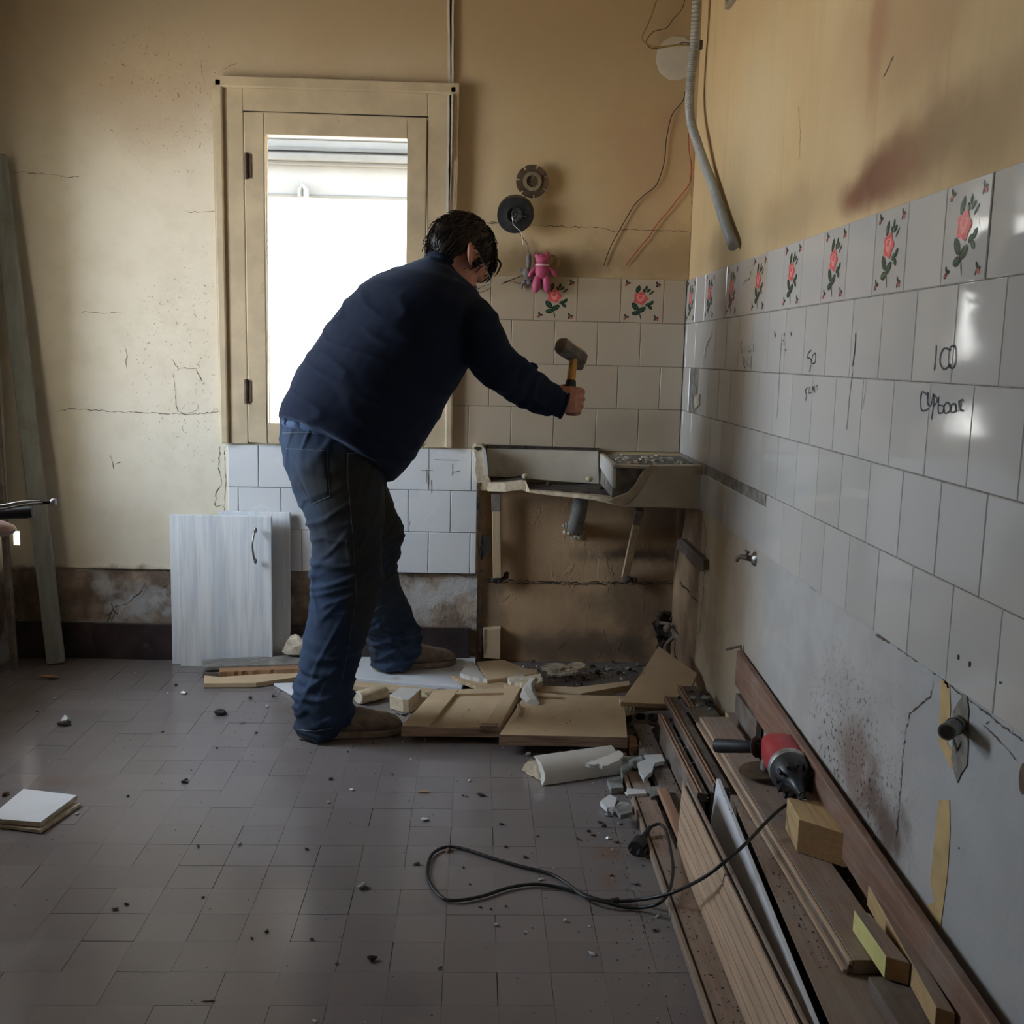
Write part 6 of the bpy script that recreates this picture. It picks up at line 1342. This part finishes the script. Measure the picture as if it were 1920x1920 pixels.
nfh, nft = V((-.500, 2.892, 0)), V((-.207, 2.952, 0)); ffh, fft = V((-.343, 3.487, .0205)), V((-.066, 3.580, .0205))
for a_, b_ in ((nfh, nft), (ffh, fft)):
    d_ = (b_-a_).normalized(); n_ = V((-d_.y, d_.x, 0)); L_ = (b_-a_).length
    bodyb.loft([(a_+d_*L_*t+V((0, 0, z)), n_*w, V((0, 0, h))) for t, z, w, h in ((.08, .045, .022, .022), (.25, .05, .028, .028), (.5, .042, .032, .020), (.8, .034, .034, .012), (.93, .030, .022, .007))], 14)
person = organic(bodyb, 'person', M['skin'], .0034, 4)
tag(person, 'man in navy fleece and dusty blue jeans bending forward, swinging a hammer at the sink', 'person')

# fleece jacket
jk = MB()
T = [((521, 785), (738, 903), 2.90, .190, .30), ((528, 760), (766, 877), 2.90, .200, .26), ((543, 727), (798, 828), 2.90, .205, .15), ((561, 690), (824, 782), 2.90, .21, .10), ((588, 648), (850, 733), 2.91, .215, .05), ((617, 604), (878, 684), 2.93, .22, 0),
     ((650, 560), (900, 628), 2.95, .215, 0), ((690, 524), (908, 582), 2.96, .205, 0), ((735, 504), (897, 549), 2.97, .175, 0), ((772, 494), (872, 526), 2.975, .125, 0), ((795, 485), (853, 508), 2.98, .082, 0), ((803, 478), (846, 497), 2.985, .066, 0)]
jk.loft([sec(A, B, Y, d, tl) for A, B, Y, d, tl in T], 36, 0, 2.15)
SL = [((838, 590), (890, 548), 2.88, .055), ((838, 612), (914, 562), 2.84, .064), ((856, 648), (932, 586), 2.82, .068), ((876, 684), (946, 616), 2.82, .064), ((888, 704), (958, 648), 2.83, .060), ((912, 724), (978, 664), 2.84, .056), ((940, 742), (1002, 685), 2.86, .053), ((968, 761), (1018, 699), 2.885, .050), ((998, 775), (1036, 712), 2.91, .046), ((1030, 782), (1054, 727), 2.935, .042), ((1050, 782), (1066, 738), 2.948, .036)]
jk.loft([sec(A, B, Y, d) for A, B, Y, d in SL], 24)
jk.tube(spline([at(790, 560, Y=3.10), at(800, 660, Y=3.15), at(785, 745, Y=3.18), at(745, 820, Y=3.19), at(712, 868, Y=3.19)], 4), [.068]*5+[.060]*4+[.052]*4+[.042]*4, 16)
def jdisp(p, n):
    q = V((p.x*9+p.z*9, p.y*3, (p.z-p.x)*3)); d = noise.noise(q*1.1)*.0035+noise.noise(p*7)*.004
    r = 1-abs(noise.noise(V((p.x*5+p.z*14, p.y*4, p.x*-3+p.z*2))))*2
    d += max(0, r-.72)*.013
    if p.x > .03 and p.z < 1.22: d += math.sin((p.x*1.0-p.z*.6)*110+noise.noise(p*14)*5)*.0022*min(1, (p.x-.03)*9)
    return d
jacket = organic(jk, 'fleece_jacket', M['fleece'], .006, 14, person, jdisp)
c0, u0_, v0_ = sec((800, 483), (847, 499), 2.985, .066)
cl = MB(); 
for k_, lift in ((1.0, 0), ):
    pts = [c0+u0_*math.cos(2*PI*k/36)*1.04+v0_*math.sin(2*PI*k/36)*1.04+V((.004, 0, .006)) for k in range(36)]
    cl.tube(pts, .009, 10, closed=True)
cl.build('collar', M['fleece'], person, smooth=True)
cu = at(1058, 760, Y=2.948); ax_c = (at(1066, 752, Y=2.95)-at(1040, 758, Y=2.94)).normalized()
a_, b_ = at(1050, 783, Y=2.948), at(1066, 737, Y=2.948); uu = (b_-a_)/2
MB().tube([(a_+b_)/2+uu*math.cos(2*PI*k/24)*1.02+V((.0, -1, 0))*.036*math.sin(2*PI*k/24) for k in range(24)], .0045, 8, closed=True).build('cuff', M['fleece'], person, smooth=True)
zz_ = MB(); zz_.ball(at(1001, 686, Y=2.85), V((.012, 0, -.006)), V((0, .012, 0)), V((.003, 0, .007)), 10, 8); zz_.build('sleeve_pucker', M['fleece'], person, smooth=True)

# jeans
jn = MB()
jn.loft([row(780, 524, 705, 2.93, .165), row(800, 525, 716, 2.93, .172), row(830, 527, 722, 2.93, .182), row(870, 536, 724, 2.93, .188), row(905, 547, 722, 2.94, .180), row(945, 562, 716, 2.95, .150), row(975, 580, 705, 2.97, .11)], 32, 0, 2.2)
jn.loft([row(870, 541, 716, 2.85, .100), row(910, 550, 719, 2.85, .102), row(950, 566, 719, 2.85, .100), row(990, 580, 718, 2.855, .096), row(1030, 587, 717, 2.86, .092), row(1070, 584, 717, 2.865, .088), row(1110, 583, 712, 2.87, .084), row(1150, 577, 699, 2.875, .080), row(1190, 571, 687, 2.88, .078),
         row(1230, 567, 675, 2.88, .075), row(1265, 562, 665, 2.885, .072), row(1290, 555, 661, 2.888, .072), row(1315, 554, 661, 2.89, .072), row(1340, 553, 660, 2.892, .070), row(1358, 553, 652, 2.893, .066), row(1376, 555, 634, 2.893, .060)], 30)
jn.loft([row(860, 600, 712, 3.04, .10), row(900, 600, 722, 3.08, .10), row(940, 615, 736, 3.13, .096), row(980, 630, 752, 3.17, .092), row(1012, 640, 758, 3.20, .088), row(1030, 648, 749, 3.22, .084), row(1060, 655, 744, 3.26, .078), row(1095, 660, 751, 3.30, .076), row(1130, 664, 765, 3.34, .076), row(1160, 670, 776, 3.38, .074),
         row(1185, 684, 789, 3.42, .070), row(1205, 692, 791, 3.45, .066), row(1225, 694, 790, 3.47, .062), row(1240, 698, 780, 3.48, .058), row(1248, 702, 762, 3.482, .052)], 30)
def jnd(p, n):
    d = noise.noise(V((p.x*6, p.y*6, p.z*9)))*.006
    z = p.z
    ank = max(0, min(1, (.34-z)/.16)); kn = math.exp(-((z-.50)/.10)**2); th = math.exp(-((z-.68)/.07)**2)
    f = math.sin(z*150+p.x*28+noise.noise(p*11)*6); g = 1-abs(noise.noise(V((p.x*7+p.z*4, p.y*7, p.z*24-p.x*10))))*2.2
    d += ank*(f*.0022+max(0, g-.45)*.016)+kn*max(0, g-.45)*.014+th*max(0, g-.6)*.010
    r = 1-abs(noise.noise(V((p.x*16-p.z*7, p.y*9, p.z*5))))*2
    return d+max(0, r-.7)*.014
jeans = organic(jn, 'jeans', M['denim'], .0055, 4, person, jnd)
bpy.context.view_layer.update()
bv = BVHTree.FromPolygons([v.co for v in jeans.data.vertices], [p.vertices for p in jeans.data.polygons])
def onto(x, y, off=.002):
    d = RT*((x-960)/F_PX)-UP*((y-960)/F_PX)+FW; h = bv.ray_cast(CO, d.normalized())
    if h[0] is None: h = bv.find_nearest(at(x, y, Y=2.78))
    n = h[1]; n = n if n.dot(d) < 0 else -n
    return h[0]+n*off, n
def patch(px, nu, nv, off, nm, mat):
    """cloth patch laid on the jeans; px: TL, TR, BR, BL"""
    P = [V((*p, 0)) for p in px]; m = MB()
    for j in range(nv+1):
        for i in range(nu+1):
            q = P[0].lerp(P[1], i/nu).lerp(P[3].lerp(P[2], i/nu), j/nv); e = min(i, nu-i, j, nv-j)
            m.v.append(tuple(onto(q.x, q.y, off if e else -.001)[0]))
    for j in range(nv):
        for i in range(nu): a = j*(nu+1)+i; m.f.append((a, a+1, a+nu+2, a+nu+1)); m.m.append(0)
    return m.build(nm, mat, person, smooth=True)
def seam(px, r, nm, mat):
    pts = []
    for (x0, y0), (x1, y1) in zip(px, px[1:]):
        n = max(2, int(math.hypot(x1-x0, y1-y0)/5))
        for k in range(n): pts.append(onto(x0+(x1-x0)*k/n, y0+(y1-y0)*k/n, .001)[0])
    pts.append(onto(*px[-1], .001)[0]); return MB().tube(pts, r, 6).build(nm, mat, person, smooth=True)
patch([(527, 786), (560, 788), (561, 806), (527, 800)], 6, 3, .003, 'waistband', M['band'])
patch([(560, 788), (680, 800), (680, 830), (561, 806)], 16, 4, .003, 'waistband', M['band'])
patch([(562, 786), (603, 794), (603, 802), (563, 797)], 8, 3, .0065, 'leather_patch', M['leather'])
patch([(535, 780), (540, 780), (539, 799), (534, 799)], 2, 6, .007, 'belt_loop', M['band'])
patch([(537, 838), (612, 841), (618, 930), (583, 944)], 14, 14, .0035, 'back_pocket', M['denim'])
seam([(537, 841), (575, 843), (611, 845)], .0006, 'pocket_seam', M['thread']); seam([(613, 842), (616, 900), (619, 930), (585, 946), (560, 905)], .0006, 'pocket_seam', M['thread'])
seam([(530, 812), (580, 811), (640, 818)], .0006, 'yoke_seam', M['thread']); seam([(652, 850), (652, 900), (658, 960), (664, 1040), (668, 1120), (655, 1200), (640, 1280)], .0005, 'side_seam', M['thread'])
seam([(650, 850), (690, 850), (712, 865)], .0010, 'front_pocket_seam', M['thread']); seam([(557, 1368), (590, 1371), (625, 1364)], .0012, 'hem_seam', M['thread'])

# shoes
def shoe(a_, b_, label):
    d_ = (b_-a_).normalized(); n_ = V((-d_.y, d_.x, 0)); L_ = (b_-a_).length; Z = V((0, 0, 1))
    u = MB()
    u.loft([(a_+d_*L_*t+Z*((z0+z1)/2), n_*w, Z*((z1-z0)/2)) for t, w, z0, z1 in ((.0, .018, .018, .052), (.03, .030, .010, .078), (.10, .037, .010, .098), (.22, .041, .010, .102), (.34, .042, .010, .098), (.46, .044, .010, .088), (.60, .048, .010, .074), (.74, .051, .010, .062), (.86, .047, .010, .053), (.95, .036, .010, .044), (1.0, .018, .014, .032))], 24, 0, 2.5)
    uo = organic(u, 'shoe', M['shoe'], .004, 3, person, lambda p, n: noise.noise(p*26)*.0016); uo['label'] = label
    s_ = MB(); ol = []
    for t, w in ((-.012, .012), (.0, .028), (.05, .036), (.15, .040), (.3, .041), (.45, .043), (.6, .050), (.75, .053), (.88, .048), (.97, .034), (1.015, .012)): ol.append((t, w))
    pts = [a_+d_*L_*t+n_*w for t, w in ol]+[a_+d_*L_*t-n_*w for t, w in reversed(ol)]
    pts = [p+Z*.021 for p in pts]
    s_.prism(pts, (0, 0, -.020)); s_.build('sole', M['sole'], uo, bevel=.004)
    l_ = MB()
    for k in range(4):
        t = .40+.075*k; z = .100-.0115*k; c = a_+d_*L_*t
        l_.tube([c-n_*.022+Z*(z-.008), c+d_*.006+Z*(z+.001), c+n_*.022+d_*.012+Z*(z-.008)], .0022, 6)
        l_.tube([c+n_*.022+Z*(z-.008), c+d_*.006+Z*(z+.0015), c-n_*.022+d_*.012+Z*(z-.008)], .0022, 6)
    l_.build('laces', M['sole'], uo, smooth=True)
    e_ = MB()
    for s in (-1, 1):
        e_.tube([a_+d_*L_*t+n_*s*w+Z*z for t, w, z in ((.28, .043, .075), (.42, .045, .060), (.58, .0495, .040), (.62, .051, .026))], .0015, 6)
    e_.build('stitched_panel_edge', M['sole'], uo, smooth=True)
shoe(nfh, nft, 'near shoe, standing on the bare floor'); shoe(ffh, fft, 'far shoe, standing on the white board')

# hair
hr = MB(); nu, nv = 64, 34; keep = {}
def hair_ok(l, f, u):
    if .012 < f < .042 and u > -.016 and abs(l) > .042: return True       # sideburn
    if f > .055 and u < .050: return False                     # face
    if f > .02 and u < .018 : return False
    if u < -.045 and f > -.02: return False
    if u < -.072: return False
    if abs(l) > .040 and u < -.020 and f > -.018: return False
    if abs(l) > .050 and -.020 < f < .010 and u < .016: return False   # round the ear
    return True
for j in range(nv+1):
    th = PI*j/nv
    for i in range(nu):
        ph = 2*PI*i/nu; dl, df, du = math.sin(th)*math.cos(ph), math.sin(th)*math.sin(ph), math.cos(th)
        st = noise.noise(V((ph*9, th*1.2, 0)))*.002+noise.noise(V((dl*4, df*4, du*4)))*.003
        k = 1; l, f, u = dl*(.080+st), -.004+df*(.103+st), .022+du*(.101+st)
        if u < .0: l *= 1-.6*max(0, -u-.02)*4*.5; f *= 1-.3*max(0, -u-.02)*4
        hr.v.append(tuple(hp3(l, f, u))); keep[(i, j)] = hair_ok(l, f, u)
for j in range(nv):
    for i in range(nu):
        i2 = (i+1) % nu
        if keep[(i, j)] and keep[(i2, j)] and keep[(i, j+1)] and keep[(i2, j+1)]:
            hr.f.append((j*nu+i, j*nu+i2, (j+1)*nu+i2, (j+1)*nu+i)); hr.m.append(0)
rd = random.Random(8)
for k in range(1500):
    th = rd.uniform(.02, 1)*PI*.78; ph = rd.uniform(0, 2*PI)
    dl, df, du = math.sin(th)*math.cos(ph), math.sin(th)*math.sin(ph), math.cos(th); l, f, u = dl*.080, -.004+df*.103, .022+du*.101
    if not hair_ok(l, f, u): continue
    out = V((dl, df, du)); dn = V((dl*.5, df*.6, -.9)) if df > 0 else V((dl*.3, df*.2-.1, -.9)); dn = (dn-out*dn.dot(out)).normalized()
    dn = (dn+V((rd.uniform(-.4, .4), rd.uniform(-.4, .4), 0))).normalized(); ln = rd.uniform(.016, .034); w0 = rd.uniform(.0007, .0016)
    if rd.random() < .03: ln *= 1.3
    pts = []
    for q in range(5):
        t = q/4; p = V((l, f, u))+dn*ln*t+out*(.002+.003*math.sin(t*PI*.8)-.003*t*t); pts.append(hp3(*p))
    hr.tube(pts, [w0*.9, w0, w0*.85, w0*.55, w0*.12], 4)
for k in range(16):      # fringe falling forward
    l = rd.uniform(-.06, .072); f0 = .072+rd.uniform(-.01, .01)-abs(l)*.3
    pts = [hp3(l, f0, .085-abs(l)*.3), hp3(l, f0+.024, .070), hp3(l+rd.uniform(-.006, .006), f0+.036, .050), hp3(l+rd.uniform(-.01, .01), f0+.036+rd.uniform(0, .004), .032+rd.uniform(-.006, .006))]
    hr.tube(spline(pts, 3), [.0032]*5+[.0026]*2+[.0018, .0010, .0003], 5)
ho = hr.build('hair', MT['hair'], person, smooth=True)
sm_ = ho.modifiers.new('thick', 'SOLIDIFY'); sm_.thickness = .002; sm_.offset = -1
# face details and glasses
MB().ball(hp3(.032, .0895, .001), HR*.0065, HF*.004, HU*.0045, 10, 8).ball(hp3(-.032, .0895, .001), HR*.0065, HF*.004, HU*.0045, 10, 8).build('eyes', M['dark'], person, smooth=True)
MB().tube([hp3(.012, .096, .018), hp3(.030, .094, .023), hp3(.046, .082, .019)], [.0015, .003, .0015], 6).tube([hp3(-.012, .096, .018), hp3(-.030, .094, .023), hp3(-.046, .082, .019)], [.0015, .003, .0015], 6).build('eyebrows', MT['hair'], person, smooth=True)
MB().tube([hp3(-.020, .097, -.0655), hp3(0, .1025, -.0645), hp3(.020, .097, -.0655)], [.001, .002, .001], 6).build('mouth_line', M['gap'], person, smooth=True)
gs = MB()
for s_ in (-1, 1):
    gs.tube([hp3(s_*.033+math.cos(2*PI*k/24)*.024, .112, -.001+math.sin(2*PI*k/24)*.017) for k in range(24)], .0011, 6, closed=True)
    gs.tube([hp3(s_*.058, .110, .006), hp3(s_*.072, .085, .009), hp3(s_*.080, .03, .012), hp3(s_*.081, .0, .014), hp3(s_*.079, -.022, .000)], .0013, 6)
gs.tube([hp3(-.010, .113, .004), hp3(0, .116, .006), hp3(.010, .113, .004)], .0011, 6)
go_ = gs.build('glasses', M['silver'], person, smooth=True)
for s_ in (-1, 1): MB().add([hp3(s_*.033+.0235*math.cos(2*PI*k/20), .112, -.001+.0165*math.sin(2*PI*k/20)) for k in range(20)], [tuple(range(20))]).build('lens', M['lens'], go_)

# ------------------------------------------------------------------ club hammer
hm = empty('club_hammer', GRIP, 'club hammer with amber handle and worn iron head, held in the fist', 'hammer')
MB().tube([g3(0, 0, -.036), g3(0, 0, -.03), g3(0, 0, .0), g3(0, 0, .042), g3(0, 0, .056), g3(0, 0, .066)], [.012, .0155, .0155, .0160, .0150, .0105], 14).build('rubber_grip', M['black'], hm, smooth=True)
c = HT+V((.0, 0, 0)); up_ = (HT-GRIP).length
MB().tube([g3(0, 0, .05), g3(0, 0, .075), g3(.001, 0, up_-.01), g3(.001, 0, up_+.03)], [.0135, .0125, .0120, .0120], 14).build('handle', M['yfib'], hm, smooth=True)
hc = at(1071, 661, Y=2.99)
ha = (at(1094, 678, Y=3.03)-at(1048, 645, Y=2.95)).normalized(); hb_ = (HA-ha*HA.dot(ha)).normalized(); hcx = ha.cross(hb_)
m = MB()
def octo(t, s): return [hc+ha*t+(hb_*x+hcx*y)*s for x, y in ((.020, .010), (.010, .020), (-.010, .020), (-.020, .010), (-.020, -.010), (-.010, -.020), (.010, -.020), (.020, -.010))]
R_ = [octo(t, s) for t, s in ((-.053, .95), (-.048, 1.15), (-.018, 1.15), (-.014, 1.08), (.014, 1.08), (.018, 1.15), (.048, 1.15), (.053, .95))]
for r in R_: m.v += [tuple(p) for p in r]
for i in range(7):
    for k in range(8): k2 = (k+1) % 8; m.f.append((i*8+k, i*8+k2, (i+1)*8+k2, (i+1)*8+k)); m.m.append(0)
m.f.append(tuple(range(8))); m.m.append(0); m.f.append(tuple(range(56, 64))); m.m.append(0)
m.build('head', M['hhead'], hm, bevel=.0015)
